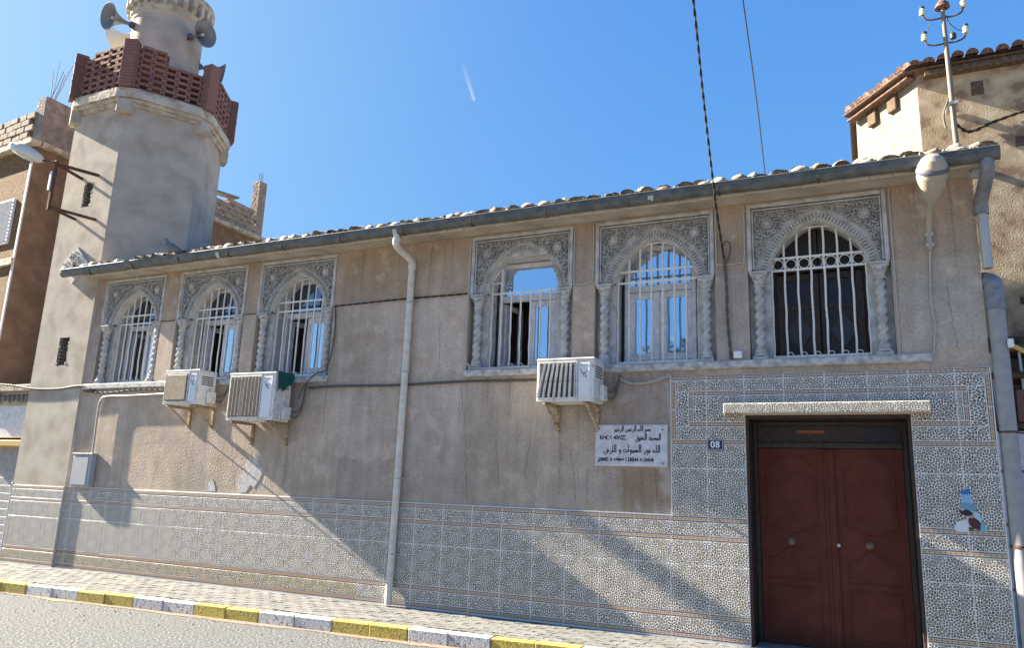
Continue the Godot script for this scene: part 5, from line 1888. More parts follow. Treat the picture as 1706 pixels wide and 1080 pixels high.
# ------------------------------------------------------------------ air conditioners
func air_conditioner(label: String, x0: float, x1: float, y0: float, y1: float, front: int) -> void:
	var zb := 0.12; var zf := 0.45
	var t := thing("air_conditioner", label, "air conditioner", V((x0 + x1) * 0.5, y0, 0.28), "air conditioners on the front wall")
	var st := ST()
	var gx0 := x0 + 0.035; var gx1 := x0 + (x1 - x0) * 0.70; var gy0 := y0 + 0.045; var gy1 := y1 - 0.055
	# shell with a real cavity behind the fan opening
	box(st, V(x0, y0, zb), V(x1, y1 - 0.02, zf - 0.19), 0.01)
	box(st, V(x0, y0, zf - 0.189), V(gx0 - 0.002, y1 - 0.02, zf - 0.012), 0.004)
	box(st, V(gx1 + 0.002, y0, zf - 0.189), V(x1, y1 - 0.02, zf - 0.012), 0.004)
	box(st, V(gx0 - 0.001, y0, zf - 0.189), V(gx1 + 0.001, gy0 - 0.002, zf - 0.012), 0.004)
	box(st, V(gx0 - 0.001, gy1 + 0.002, zf - 0.189), V(gx1 + 0.001, y1 - 0.02, zf - 0.012), 0.004)
	part(t, "casing", st.commit(), mats["metal_white"])
	st = ST()
	box(st, V(x0 - 0.006, y1 - 0.022, zb - 0.004), V(x1 + 0.006, y1, zf), 0.008)
	part(t, "lid", st.commit(), mats["metal_white"])
	# finned coil at the back of the opening, seen between guard and louvres
	st = ST()
	var cz := zf - 0.188 if front == 3 else zf - 0.02
	box(st, V(gx0, gy0, cz), V(gx1, gy1, cz + 0.01))
	part(t, "coil", st.commit(), mats["tan_mesh"] if front != 3 else mats["zinc"])
	if front == 1:
		st = ST()
		box(st, V(gx0 + 0.01, gy0 + 0.01, zf - 0.009), V(gx1 - 0.01, gy1 - 0.01, zf + 0.016), 0.024)
		part(t, "mesh_cover", st.commit(), mats["tan_mesh"])
	elif front == 2:
		for k in 26:
			st = ST()
			var x: float = lerp(gx0 + 0.01, gx1 - 0.01, k / 25.0)
			tube(st, [V(x, gy0, zf + 0.002), V(x, gy0 + 0.02, zf + 0.010), V(x, gy1 - 0.02, zf + 0.010), V(x, gy1, zf + 0.002)], 0.0038, 5)
			part(t, "guard_wire", st.commit(), mats["tan_mesh"] if k % 3 else mats["metal_white"])
	else:
		# deep curved louvres
		for k in 8:
			st = ST()
			var x: float = lerp(gx0 + 0.02, gx1 - 0.02, k / 7.0)
			var bend: float = 0.10 * (1.0 - k / 7.0)
			var line := []
			for q in 9:
				var s := q / 8.0
				line.append(V(x + bend * (0.55 - s) * (0.7 if s > 0.5 else 1.0) * 0.9 - bend * 0.1, lerp(gy1, gy0, s), zf))
			for q in 8:
				var a: Vector3 = line[q]; var b: Vector3 = line[q + 1]
				# slanted blade: near edge proud, rear edge sunk to the left
				var w := V(0.015, 0, -0.016)
				quad(st, a - V(0.004, 0, -0.014), a + w, b + w, b - V(0.004, 0, -0.014))
				quad(st, a + V(-0.006, 0, 0.002), a - V(0.004, 0, -0.014), b - V(0.004, 0, -0.014), b + V(-0.006, 0, 0.002))
			part(t, "louvre", st.commit(), mats["metal_white"])
	rim_frame(t, gx0, gy0, gx1, gy1, zf)
	# plain service panel with a printed mark
	var px0 := gx1 + 0.02; var px1 := x1 - 0.045
	st = ST()
	box(st, V(px0, gy0, zf - 0.013), V(px1, gy1, zf - 0.004), 0.004)
	var panel := part(t, "service_panel", st.commit(), mats["white_enamel"])
	st = ST()
	var mx := (px0 + px1) * 0.5; var my := gy1 - 0.10; var zz := zf - 0.0025
	# bird-like emblem of a few strokes
	for stroke in [[[-0.055, 0.045], [-0.045, 0.005], [-0.02, -0.015], [0.012, -0.02], [0.03, -0.012]], [[-0.04, -0.028], [-0.005, -0.034], [0.018, -0.026]], [[-0.02, -0.045], [0.004, -0.045]], [[-0.01, -0.055], [0.012, -0.075], [0.02, -0.05], [0.03, -0.08], [0.045, -0.088]], [[0.024, 0.004], [0.042, 0.004]]]:
		var line := []
		for p in stroke: line.append(V(mx + p[0] * 0.8, my + p[1] * 0.8, zz))
		tube(st, line, 0.0035, 4)
	part(panel, "printed_emblem", st.commit(), mats["horn_dark"])
	var tm := TextMesh.new()
	tm.text = "Condor"
	tm.font_size = 16
	tm.pixel_size = 0.0017
	tm.depth = 0.001
	var f := SystemFont.new(); f.font_names = PackedStringArray(["Droid Sans"])
	tm.font = f
	part(panel, "printed_name", tm, mats["horn_dark"], V(mx, gy1 - 0.03, zz))
	# pipe cover on the side and the lines leaving it
	st = ST()
	box(st, V(x1 + 0.001, y0 + 0.03, zb + 0.02), V(x1 + 0.055, y0 + 0.20, zb + 0.17), 0.012)
	part(t, "valve_cover", st.commit(), mats["metal_white"])
	for k in 2:
		st = ST()
		tube(st, curve_pts([V(x1 + 0.03, y0 + 0.10 + 0.06 * k, zb + 0.03), V(x1 + 0.10, y0 + 0.06 + 0.08 * k, zb - 0.02), V(x1 + 0.14, y0 + 0.20 + 0.04 * k, 0.05), V(x1 + 0.16, 2.80 + 0.03 * k, 0.03)], 5), 0.011, 6)
		part(t, "refrigerant_line", st.commit(), mats["cable_grey"])
	for k in 5:
		st = ST()
		box(st, V(x1 + 0.0005, y1 - 0.10 - k * 0.028, zb + 0.06), V(x1 + 0.004, y1 - 0.085 - k * 0.028, zf - 0.06), 0.001)
		part(t, "side_vent", st.commit(), mats["horn_dark"])
	# wall brackets: arm, upright and brace
	for xb in [x0 + 0.10, x1 - 0.10]:
		st = ST()
		box(st, V(xb - 0.02, y0 - 0.035, 0.0), V(xb + 0.02, y0 - 0.001, zf - 0.01), 0.003)
		box(st, V(xb - 0.02, y0 - 0.30, 0.0), V(xb + 0.02, y0 - 0.036, 0.03), 0.003)
		bar(st, V(xb, y0 - 0.26, 0.025), V(xb, y0 - 0.03, zf - 0.07), 0.03, 0.008)
		part(t, "wall_bracket", st.commit(), mats["rusty_bracket"])
	for xb in [x0 + 0.10, x1 - 0.10]:
		st = ST()
		box(st, V(xb - 0.025, y0 - 0.0005, zb + 0.03), V(xb + 0.025, y0 + 0.006, zf - 0.03))
		part(t, "rubber_pad", st.commit(), mats["cable_black"])

func rim_frame(t: Node3D, gx0: float, gy0: float, gx1: float, gy1: float, zf: float) -> void:
	var st := ST()
	rect_frame(st, gx0 - 0.014, gy0 - 0.014, gx1 + 0.014, gy1 + 0.014, 0.014, zf - 0.014, zf + 0.006, 0.003)
	part(t, "fan_rim", st.commit(), mats["metal_white"])

func build_air_conditioners() -> void:
	air_conditioner("small tan-fronted air conditioner mounted under the window beside the minaret", -9.16, -8.50, 2.54, 3.03, 1)
	air_conditioner("larger air conditioner with a ribbed brown guard and green cloth over its corner", -7.92, -7.11, 2.31, 2.95, 2)
	air_conditioner("air conditioner with bold black and white curved louvres above the marble plaque", -3.355, -2.685, 2.49, 2.97, 3)
	# rag over the corner of the large unit
	var st := ST()
	var g := []
	var r2 := RandomNumberGenerator.new(); r2.seed = 77
	var edge := [[0.12, 2.98], [0.17, 2.99], [0.22, 2.985], [0.28, 2.99], [0.33, 2.99], [0.38, 2.985], [0.42, 2.99]]
	var lowy := [2.84, 2.79, 2.80, 2.72, 2.70, 2.76, 2.66]
	for k in 7:
		var col := []
		for q in 7:
			var s := q / 6.0
			col.append(V(-7.10 + 0.018 + 0.012 * sin(k * 1.9 + q * 0.9), lerp(2.962, lowy[k], s), edge[k][0] + 0.008 * sin(q * 1.3 + k)))
		col.push_front(V(-7.20 + r2.randf_range(-0.03, 0.03), 2.963, edge[k][0]))
		g.append(col)
	for k in 6:
		for q in 7:
			for p in [g[k][q], g[k][q + 1], g[k + 1][q + 1], g[k][q], g[k + 1][q + 1], g[k + 1][q]]:
				st.set_uv(Vector2.ZERO); st.add_vertex(p)
	st.generate_normals()
	solo("green_rag", st.commit(), mats["green_cloth"], "dark green rag hanging over the corner of the larger air conditioner", "cloth")

# ------------------------------------------------------------------ downpipes
func build_downpipes() -> void:
	var x := -5.345
	var t := thing("downpipe", "slim pale grey downpipe with a bent neck in the middle of the wall", "drainpipe", V(x, BASE, 0.06))
	var st := ST()
	tube(st, [V(x, 4.36, 0.065), V(x + 0.002, 3.0, 0.064), V(x - 0.004, 1.5, 0.066), V(x - 0.012, BASE + 0.02, 0.075)], 0.044, 16)
	part(t, "straight_pipe", st.commit(), mats["pvc_cream"])
	st = ST()
	tube(st, curve_pts([V(x - 0.02, 4.68, 0.437), V(x - 0.02, 4.57, 0.437), V(x - 0.018, 4.51, 0.41), V(x - 0.008, 4.44, 0.14), V(x, 4.40, 0.075), V(x, 4.33, 0.065)], 4), 0.046, 16)
	part(t, "swan_neck", st.commit(), mats["pvc_cream"])
	for y in [4.34, 4.585]:
		st = ST()
		var zz := 0.065 if y < 4.4 else 0.437
		lathe(st, Transform3D(Basis.IDENTITY, V(x if y < 4.4 else x - 0.02, y, zz)), [Vector2(0.046, -0.035), Vector2(0.053, -0.033), Vector2(0.053, 0.033), Vector2(0.046, 0.035)], 16)
		part(t, "socket", st.commit(), mats["pvc_cream"])
	for y in [3.86, 2.95, 1.62, 0.72]:
		st = ST()
		lathe(st, Transform3D(Basis.IDENTITY, V(x, y, 0.066)), [Vector2(0.044, -0.012), Vector2(0.049, -0.011), Vector2(0.049, 0.011), Vector2(0.044, 0.012)], 16)
		box(st, V(x + 0.045, y - 0.01, 0.0), V(x + 0.065, y + 0.01, 0.07), 0.003)
		part(t, "pipe_clip", st.commit(), mats["galvanised"])
	# right-hand waste pipes round the end of the wall
	var u := thing("waste_pipe", "thick grey pipe rising past the tiled corner to a dark elbow", "drainpipe", V(1.12, BASE, -0.05))
	st = ST()
	tube(st, [V(1.115, BASE, -0.03), V(1.112, 1.8, -0.02), V(1.11, 3.40, 0.0)], 0.072, 18)
	part(u, "straight_pipe", st.commit(), mats["pvc_grey"])
	st = ST()
	tube(st, curve_pts([V(1.11, 3.34, 0.0), V(1.11, 3.50, 0.0), V(1.105, 3.60, -0.02), V(1.06, 3.66, -0.12), V(1.03, 3.67, -0.20)], 5), 0.082, 16)
	part(u, "elbow", st.commit(), mats["pvc_dark"])
	for y in [2.2, 1.2]:
		st = ST()
		lathe(st, Transform3D(Basis.IDENTITY, V(1.113, y, -0.02)), [Vector2(0.072, -0.012), Vector2(0.078, -0.010), Vector2(0.078, 0.010), Vector2(0.072, 0.012)], 16)
		bar(st, V(1.17, y, -0.02), V(1.34, y - 0.02, -0.02), 0.014, 0.014)
		part(u, "pipe_clip", st.commit(), mats["rust"])
	var w := thing("gutter_outlet_pipe", "short dark outlet pipe dropping from the gutter's end to a pale pipe", "drainpipe", V(1.08, 4.2, 0.1))
	st = ST()
	tube(st, curve_pts([V(1.10, 4.69, 0.42), V(1.10, 4.58, 0.40), V(1.085, 4.48, 0.20), V(1.07, 4.40, 0.05), V(1.07, 4.28, 0.03)], 5), 0.062, 14)
	part(w, "outlet_bend", st.commit(), mats["pvc_dark"])
	st = ST()
	tube(st, [V(1.07, 4.30, 0.03), V(1.075, 3.74, 0.03)], 0.046, 14)
	part(w, "drop_pipe", st.commit(), mats["galvanised"])
	st = ST()
	lathe(st, axis_frame(V(1.03, 4.66, 0.12), V(0, 0, 1)), [Vector2(0.0, 0.0), Vector2(0.05, 0.0), Vector2(0.055, 0.05), Vector2(0.03, 0.09), Vector2(0.0, 0.1)], 10)
	part(w, "mortar_lump", st.commit(), mats["sill_stone"])

# ------------------------------------------------------------------ street lamps on the walls
func build_lamps() -> void:
	var t := thing("street_lamp", "cream egg-shaped street lamp on a short pipe arm below the gutter's end", "street lamp", V(0.62, 3.9, 0.05), "street lamps on wall brackets")
	var st := ST()
	var base := V(0.625, 4.36, 0.30); var dir := V(0.035, 0.40, 0.32)
	var xf := axis_frame(base, dir)
	lathe(st, xf, [Vector2(0.03, -0.03), Vector2(0.045, 0.0), Vector2(0.075, 0.05), Vector2(0.118, 0.16), Vector2(0.135, 0.26), Vector2(0.128, 0.36), Vector2(0.095, 0.43), Vector2(0.05, 0.465), Vector2(0.0, 0.475)], 24)
	part(t, "lamp_head", st.commit(), mats["lamp_shell"])
	st = ST()
	lathe(st, Transform3D(xf.basis, xf.origin), [Vector2(0.128, 0.30), Vector2(0.142, 0.305), Vector2(0.141, 0.325), Vector2(0.13, 0.345)], 24)
	part(t, "shade_rim", st.commit(), mats["horn_dark"])
	st = ST()
	tube(st, curve_pts([V(0.61, 3.97, 0.04), V(0.612, 4.15, 0.045), V(0.615, 4.28, 0.16), V(0.625, 4.38, 0.31)], 5), 0.028, 12)
	part(t, "pipe_arm", st.commit(), mats["lamp_shell"])
	for y in [4.00, 4.11]:
		st = ST()
		box(st, V(0.575, y, 0.0), V(0.648, y + 0.035, 0.06), 0.004)
		part(t, "wall_clamp", st.commit(), mats["galvanised"])
	# bracket and lamp on the tower
	var zf := hexv(1.285, 30, 0).z
	var u := thing("street_lamp", "pale street lamp head on a rusty box bracket fixed to the minaret", "street lamp", V(-12.2, 5.8, zf), "street lamps on wall brackets")
	var apex_t := V(-12.09, 6.58, 0.70); var apex_b := V(-12.10, 5.82, 0.70)
	for e in [[apex_t, V(-11.94, 6.62, zf)], [apex_t, V(-12.37, 6.62, zf)], [apex_b, V(-11.82, 5.79, zf)], [apex_b, V(-12.38, 5.87, zf)]]:
		st = ST()
		bar(st, e[0], e[1], 0.045, 0.045, 0.004)
		part(u, "bracket_strut", st.commit(), mats["rust"])
	st = ST()
	bar(st, apex_b + V(0, -0.06, 0), apex_t + V(0, 0.06, 0), 0.05, 0.05, 0.005)
	part(u, "bracket_post", st.commit(), mats["rust"])
	st = ST()
	box(st, apex_b + V(-0.05, 0.28, 0.026), apex_b + V(0.0, 0.62, 0.05), 0.004)
	part(u, "clamp_plate", st.commit(), mats["white_paint"])
	st = ST()
	tube(st, curve_pts([apex_t + V(0, 0.02, 0.02), apex_t + V(-0.12, 0.05, 0.05), apex_t + V(-0.27, 0.08, 0.08)], 5), 0.014, 10)
	part(u, "pipe_arm", st.commit(), mats["rust"])
	var b2 := V(-12.36, 6.66, 0.78)
	var d2 := V(-0.62, 0.30, 0.22)
	var xf2 := axis_frame(b2, d2)
	st = ST()
	var sq := Transform3D(xf2.basis * Basis.from_scale(V(1.0, 1.0, 0.62)), b2)
	lathe(st, sq, [Vector2(0.03, -0.03), Vector2(0.06, 0.0), Vector2(0.13, 0.10), Vector2(0.165, 0.26), Vector2(0.17, 0.42), Vector2(0.14, 0.56), Vector2(0.08, 0.64), Vector2(0.0, 0.665)], 24)
	part(u, "lamp_head", st.commit(), mats["horn_pale"])
	st = ST()
	lathe(st, Transform3D(xf2.basis * Basis.from_scale(V(0.9, 0.94, 0.5)), b2 - V(0, 0.035, 0) + d2.normalized() * 0.02), [Vector2(0.0, 0.02), Vector2(0.11, 0.10), Vector2(0.165, 0.26), Vector2(0.168, 0.42), Vector2(0.13, 0.57), Vector2(0.0, 0.66)], 20)
	part(u, "lamp_cover", st.commit(), mats["lamp_cover"])

# ------------------------------------------------------------------ signs and lettering
func stroke(st: SurfaceTool, pts: Array, o: Vector2, s: float, z: float, w: float) -> void:
	for i in pts.size() - 1:
		var a := o + Vector2(pts[i][0], pts[i][1]) * s
		var b := o + Vector2(pts[i + 1][0], pts[i + 1][1]) * s
		if a.distance_to(b) < 1e-5: continue
		var d := (b - a).normalized() * w * 0.3
		bar(st, V(a.x - d.x, a.y - d.y, z), V(b.x + d.x, b.y + d.y, z), w, 0.0024)

func dot(st: SurfaceTool, x: float, y: float, o: Vector2, s: float, z: float, w: float) -> void:
	var p := o + Vector2(x, y) * s
	cbox(st, Transform3D(Basis(Vector3.BACK, PI / 4), V(p.x, p.y, z)), V(w * 1.15, w * 1.15, 0.0024))

func arc(cx: float, cy: float, rx: float, ry: float, a0: float, a1: float, n := 8) -> Array:
	var out := []
	for i in n + 1:
		var a: float = lerp(a0, a1, i / float(n))
		out.append([cx + cos(a) * rx, cy + sin(a) * ry])
	return out

# Arabic script, one letter at a time from right to left; returns the width used
func arabic(st: SurfaceTool, word: String, right: Vector2, s: float, z: float, w: float) -> float:
	var x := 0.0
	for ch in word:
		match ch:
			"A":
				stroke(st, [[x - 0.05, 0], [x - 0.05, 1.0]], right, s, z, w); x -= 0.2
			"L":
				stroke(st, [[x - 0.04, 1.0], [x - 0.04, 0.04], [x - 0.26, 0.0]], right, s, z, w); x -= 0.26
			"H":
				stroke(st, arc(x - 0.14, 0.13, 0.13, 0.14, -0.4, TAU - 0.4, 9), right, s, z, w); x -= 0.38
			"B", "I", "T":
				stroke(st, [[x, 0], [x - 0.08, 0.28], [x - 0.1, 0.02], [x - 0.26, 0]], right, s, z, w)
				if ch == "B": dot(st, x - 0.1, -0.22, right, s, z, w)
				elif ch == "I": dot(st, x - 0.05, -0.22, right, s, z, w); dot(st, x - 0.2, -0.22, right, s, z, w)
				else: dot(st, x - 0.03, 0.48, right, s, z, w); dot(st, x - 0.18, 0.48, right, s, z, w)
				x -= 0.26
			"N":
				stroke(st, [[x, 0], [x - 0.06, 0.28], [x - 0.1, 0.02], [x - 0.2, 0]], right, s, z, w); dot(st, x - 0.06, 0.5, right, s, z, w); x -= 0.22
			"S":
				stroke(st, [[x, 0], [x - 0.06, 0.26], [x - 0.12, 0.02], [x - 0.2, 0.24], [x - 0.26, 0.02], [x - 0.34, 0.24], [x - 0.38, 0.0], [x - 0.5, 0]], right, s, z, w); x -= 0.5
			"M":
				stroke(st, arc(x - 0.12, 0.06, 0.11, 0.13, 0.0, TAU, 8), right, s, z, w); stroke(st, [[x - 0.1, -0.03], [x - 0.34, 0]], right, s, z, w); x -= 0.34
			"m":
				stroke(st, arc(x - 0.12, 0.06, 0.11, 0.13, 0.0, TAU, 8), right, s, z, w); stroke(st, [[x - 0.22, 0.0], [x - 0.26, -0.4]], right, s, z, w); x -= 0.42
			"R":
				stroke(st, arc(x - 0.26, 0.1, 0.24, 0.42, 0.1, -1.5, 6), right, s, z, w); x -= 0.36
			"W":
				stroke(st, arc(x - 0.14, 0.16, 0.12, 0.13, 0.0, TAU, 8), right, s, z, w); stroke(st, arc(x - 0.28, 0.12, 0.26, 0.42, 0.0, -1.5, 6), right, s, z, w); x -= 0.42
			"J":
				stroke(st, [[x, 0.0], [x - 0.12, 0.02], [x - 0.34, 0.3], [x - 0.1, 0.3]], right, s, z, w); stroke(st, [[x - 0.2, 0.0], [x - 0.42, 0]], right, s, z, w); x -= 0.42
			"j":
				stroke(st, [[x, 0.0], [x - 0.12, 0.02], [x - 0.34, 0.3], [x - 0.1, 0.3]], right, s, z, w); stroke(st, [[x - 0.2, 0.0], [x - 0.42, 0]], right, s, z, w); dot(st, x - 0.2, -0.2, right, s, z, w); x -= 0.42
			"D":
				stroke(st, [[x, 0.0], [x - 0.06, 0.0], [x - 0.12, 0.4], [x - 0.06, 0.02], [x - 0.28, 0.0]], right, s, z, w); x -= 0.38
			"E":
				stroke(st, [[x, 0.0], [x - 0.1, 0.05], [x - 0.22, 0.24], [x - 0.04, 0.24], [x - 0.16, 0.02], [x - 0.3, 0.0]], right, s, z, w); x -= 0.3
			"Q":
				stroke(st, arc(x - 0.14, 0.14, 0.12, 0.13, 0.0, TAU, 8), right, s, z, w); stroke(st, arc(x - 0.3, 0.02, 0.28, 0.36, 0.0, -PI * 0.95, 9), right, s, z, w)
				dot(st, x - 0.05, 0.48, right, s, z, w); dot(st, x - 0.2, 0.48, right, s, z, w); x -= 0.66
			"n":
				stroke(st, arc(x - 0.26, 0.08, 0.25, 0.38, 0.2, -PI * 1.02, 9), right, s, z, w); dot(st, x - 0.26, 0.22, right, s, z, w); x -= 0.62
			"t":
				stroke(st, [[x, 0.26], [x - 0.04, 0.0], [x - 0.5, 0.0], [x - 0.56, 0.28]], right, s, z, w); dot(st, x - 0.2, 0.34, right, s, z, w); dot(st, x - 0.36, 0.34, right, s, z, w); x -= 0.66
			"K":
				stroke(st, arc(x - 0.2, 0.13, 0.19, 0.13, 0.0, TAU, 8), right, s, z, w); stroke(st, arc(x - 0.52, 0.05, 0.24, 0.36, 0.2, -PI, 8), right, s, z, w); dot(st, x - 0.2, 0.46, right, s, z, w); x -= 0.82
			" ":
				x -= 0.24
	return -x * s

# Tifinagh letters, left to right
func tifinagh(st: SurfaceTool, text: String, left: Vector2, s: float, z: float, w: float) -> float:
	var x := 0.0
	for ch in text:
		match ch:
			"n": stroke(st, [[x + 0.06, 0], [x + 0.06, 0.9]], left, s, z, w); x += 0.26
			"l": stroke(st, [[x + 0.05, 0], [x + 0.05, 0.9]], left, s, z, w); stroke(st, [[x + 0.28, 0], [x + 0.28, 0.9]], left, s, z, w); x += 0.5
			"t": stroke(st, [[x, 0.45], [x + 0.56, 0.45]], left, s, z, w); stroke(st, [[x + 0.28, 0.1], [x + 0.28, 0.8]], left, s, z, w); x += 0.74
			"i": stroke(st, [[x + 0.5, 0.9], [x, 0.9], [x + 0.28, 0.45], [x, 0.0], [x + 0.5, 0.0]], left, s, z, w); x += 0.68
			"a": stroke(st, arc(x + 0.16, 0.42, 0.15, 0.17, 0, TAU, 9), left, s, z, w); x += 0.48
			"r": stroke(st, arc(x + 0.3, 0.45, 0.3, 0.44, 0, TAU, 12), left, s, z, w); x += 0.76
			"b": stroke(st, arc(x + 0.3, 0.45, 0.3, 0.44, 0, TAU, 12), left, s, z, w); stroke(st, [[x, 0.45], [x + 0.6, 0.45]], left, s, z, w); x += 0.76
			"d": stroke(st, [[x, 0.0], [x + 0.28, 0.9], [x + 0.56, 0.0]], left, s, z, w); x += 0.74
			"m": stroke(st, [[x + 0.5, 0.9], [x, 0.9], [x, 0.0], [x + 0.5, 0.0]], left, s, z, w); x += 0.68
			"q": stroke(st, [[x, 0.0], [x, 0.9], [x + 0.5, 0.9], [x + 0.5, 0.5], [x, 0.45], [x + 0.5, 0.0]], left, s, z, w); x += 0.68
			"j": stroke(st, [[x + 0.28, 0], [x + 0.28, 0.9]], left, s, z, w); stroke(st, [[x, 0.2], [x + 0.56, 0.7]], left, s, z, w); x += 0.74
			"c": stroke(st, [[x + 0.5, 0.8], [x, 0.45], [x + 0.5, 0.1]], left, s, z, w); x += 0.66
			"f": stroke(st, [[x + 0.28, 0], [x + 0.28, 0.9]], left, s, z, w); stroke(st, [[x, 0.9], [x, 0.45], [x + 0.56, 0.45], [x + 0.56, 0.0]], left, s, z, w); x += 0.74
			"g": stroke(st, [[x, 0.0], [x + 0.56, 0.9]], left, s, z, w); stroke(st, [[x, 0.9], [x + 0.56, 0.0]], left, s, z, w); stroke(st, [[x, 0.0], [x, 0.9]], left, s, z, w); x += 0.74
			"w": stroke(st, [[x, 0.9], [x, 0.0], [x + 0.5, 0.0], [x + 0.5, 0.9]], left, s, z, w); x += 0.7
			"k": stroke(st, [[x, 0.0], [x + 0.28, 0.45], [x + 0.56, 0.0]], left, s, z, w); stroke(st, [[x, 0.9], [x + 0.28, 0.45], [x + 0.56, 0.9]], left, s, z, w); x += 0.74
			" ": x += 0.42
	return x * s

func build_signs() -> void:
	# marble plaque with four lines of script
	var pl := thing("marble_plaque", "white marble plaque with four lines of dark script beside the tiled doorway", "plaque", V(-2.40, 1.83, 0.0))
	var st := ST()
	box(st, V(-2.805, 1.825, 0.001), V(-1.995, 2.275, 0.028), 0.005)
	part(pl, "slab", st.commit(), mats["marble"])
	var z := 0.0292
	var L := -2.805; var W := 0.81; var T := 2.275; var H := 0.45
	var X := func(u): return L + W * (u - 140.0) / 1300.0
	var Y := func(v): return T - H * (v - 170.0) / 770.0
	st = ST()
	arabic(st, "BSm ALLH ALRJMn ALRJIm", Vector2(X.call(1145), Y.call(285)), 0.058, z, 0.0075)
	part(pl, "first_line", st.commit(), mats["ink"])
	st = ST()
	arabic(st, "ALMSjD ALETIQ", Vector2(X.call(1325), Y.call(448)), 0.066, z, 0.0085)
	tifinagh(st, "ljamc aqdim", Vector2(X.call(232), Y.call(445)), 0.045, z, 0.0085)
	part(pl, "second_line", st.commit(), mats["ink"])
	st = ST()
	arabic(st, "ALLH NWR ALSMWAt W ALARK", Vector2(X.call(1310), Y.call(680)), 0.080, z, 0.009)
	part(pl, "third_line", st.commit(), mats["ink"])
	st = ST()
	tifinagh(st, "rbbi d tafat n ignwan d wakal", Vector2(X.call(215), Y.call(845)), 0.0375, z, 0.008)
	part(pl, "fourth_line", st.commit(), mats["ink"])
	for c in [[215, 245], [1355, 262], [207, 850], [1360, 875]]:
		st = ST()
		lathe(st, Transform3D(Basis(Vector3.RIGHT, PI / 2), V(X.call(c[0]), Y.call(c[1]), 0.028)), [Vector2(0.009, 0.0), Vector2(0.008, 0.004), Vector2(0.0, 0.005)], 10)
		part(pl, "screw_cap", st.commit(), mats["navy_enamel"])
	# house number
	var nb := thing("house_number", "dark blue enamel house number plate reading 08 on the tiles", "sign", V(-1.495, 2.01, 0.015))
	st = ST()
	box(st, V(-1.58, 2.008, 0.0145), V(-1.41, 2.122, 0.020), 0.003)
	part(nb, "plate", st.commit(), mats["navy_enamel"])
	st = ST()
	rect_frame(st, -1.573, 2.015, -1.417, 2.115, 0.004, 0.0202, 0.0212, 0.0)
	part(nb, "white_line", st.commit(), mats["white_enamel"])
	var tm := TextMesh.new()
	tm.text = "08"
	tm.font_size = 64
	tm.pixel_size = 0.00145
	tm.depth = 0.002
	var f := SystemFont.new(); f.font_names = PackedStringArray(["Droid Sans"]); f.font_weight = 700
	tm.font = f
	part(nb, "digits", tm, mats["white_enamel"], V(-1.495, 2.066, 0.0212))
	# remains of a bill pasted on the tiles
	var po := thing("torn_poster", "torn remains of a blue, black and maroon poster stuck on tiles", "poster", V(0.74, 1.29, 0.016))
	var scraps := [
		[[[0.665, 1.655], [0.715, 1.67], [0.735, 1.69], [0.765, 1.685], [0.77, 1.645], [0.72, 1.635]], lin(0.03, 0.14, 0.42)],
		[[[0.69, 1.63], [0.77, 1.64], [0.775, 1.56], [0.74, 1.555], [0.70, 1.575]], lin(0.22, 0.42, 0.66)],
		[[[0.675, 1.54], [0.70, 1.565], [0.78, 1.555], [0.815, 1.525], [0.80, 1.495], [0.70, 1.50]], lin(0.14, 0.30, 0.40)],
		[[[0.655, 1.515], [0.685, 1.485], [0.72, 1.505], [0.77, 1.48], [0.76, 1.455], [0.715, 1.445], [0.675, 1.465]], lin(0.014, 0.014, 0.018)],
		[[[0.77, 1.495], [0.81, 1.48], [0.84, 1.42], [0.83, 1.39], [0.79, 1.42]], lin(0.34, 0.52, 0.60)],
		[[[0.735, 1.425], [0.79, 1.43], [0.825, 1.395], [0.82, 1.325], [0.765, 1.335], [0.74, 1.38]], lin(0.075, 0.018, 0.018)],
		[[[0.828, 1.39], [0.85, 1.375], [0.865, 1.315], [0.822, 1.318]], lin(0.10, 0.42, 0.55)],
		[[[0.64, 1.39], [0.72, 1.41], [0.735, 1.36], [0.725, 1.31], [0.655, 1.30], [0.61, 1.325]], lin(0.62, 0.64, 0.66)],
		[[[0.725, 1.348], [0.762, 1.352], [0.768, 1.325], [0.735, 1.318]], lin(0.06, 0.08, 0.05)]]
	for k in scraps.size():
		var sc: Array = scraps[k]
		var poly := PackedVector2Array()
		var src: Array = sc[0]
		var r2 := RandomNumberGenerator.new(); r2.seed = 800 + k
		for i in src.size():
			var a := Vector2(src[i][0], src[i][1]); var b := Vector2(src[(i + 1) % src.size()][0], src[(i + 1) % src.size()][1])
			for t in [0.0, 0.33, 0.66]:
				poly.append(a.lerp(b, t) + Vector2(r2.randf_range(-0.003, 0.003), r2.randf_range(-0.003, 0.003)))
		st = ST()
		plate(st, poly, 0.0148, 0.0160 + k * 0.0003)
		var m := plain("scrap_%d" % k, sc[1], 0.7)
		part(po, "paper_scrap", st.commit(), m)
	# meter box by the tower and a small junction box on the sill
	var bx := thing("meter_box", "grey speckled stone meter box standing on the tiled base by the tower", "box", V(-11.12, 1.34, 0.05))
	st = ST()
	box(st, V(-11.37, 1.338, 0.0), V(-10.93, 1.83, 0.09), 0.008)
	part(bx, "casing", st.commit(), mats["granite_box"])
	st = ST()
	box(st, V(-11.35, 1.37, 0.0905), V(-11.0, 1.80, 0.098), 0.006)
	part(bx, "door_plate", st.commit(), mats["granite_box"])
	st = ST()
	box(st, V(-11.385, 1.831, 0.0), V(-10.915, 1.855, 0.105), 0.006)
	part(bx, "coping", st.commit(), mats["sill_stone"])
	var jb := thing("junction_box", "small white junction box on the wall just above the window sill", "box", V(-1.24, 2.97, 0.0))
	st = ST()
	box(st, V(-1.285, 2.965, 0.0), V(-1.195, 3.045, 0.045), 0.006)
	part(jb, "base", st.commit(), mats["white_enamel"])
	st = ST()
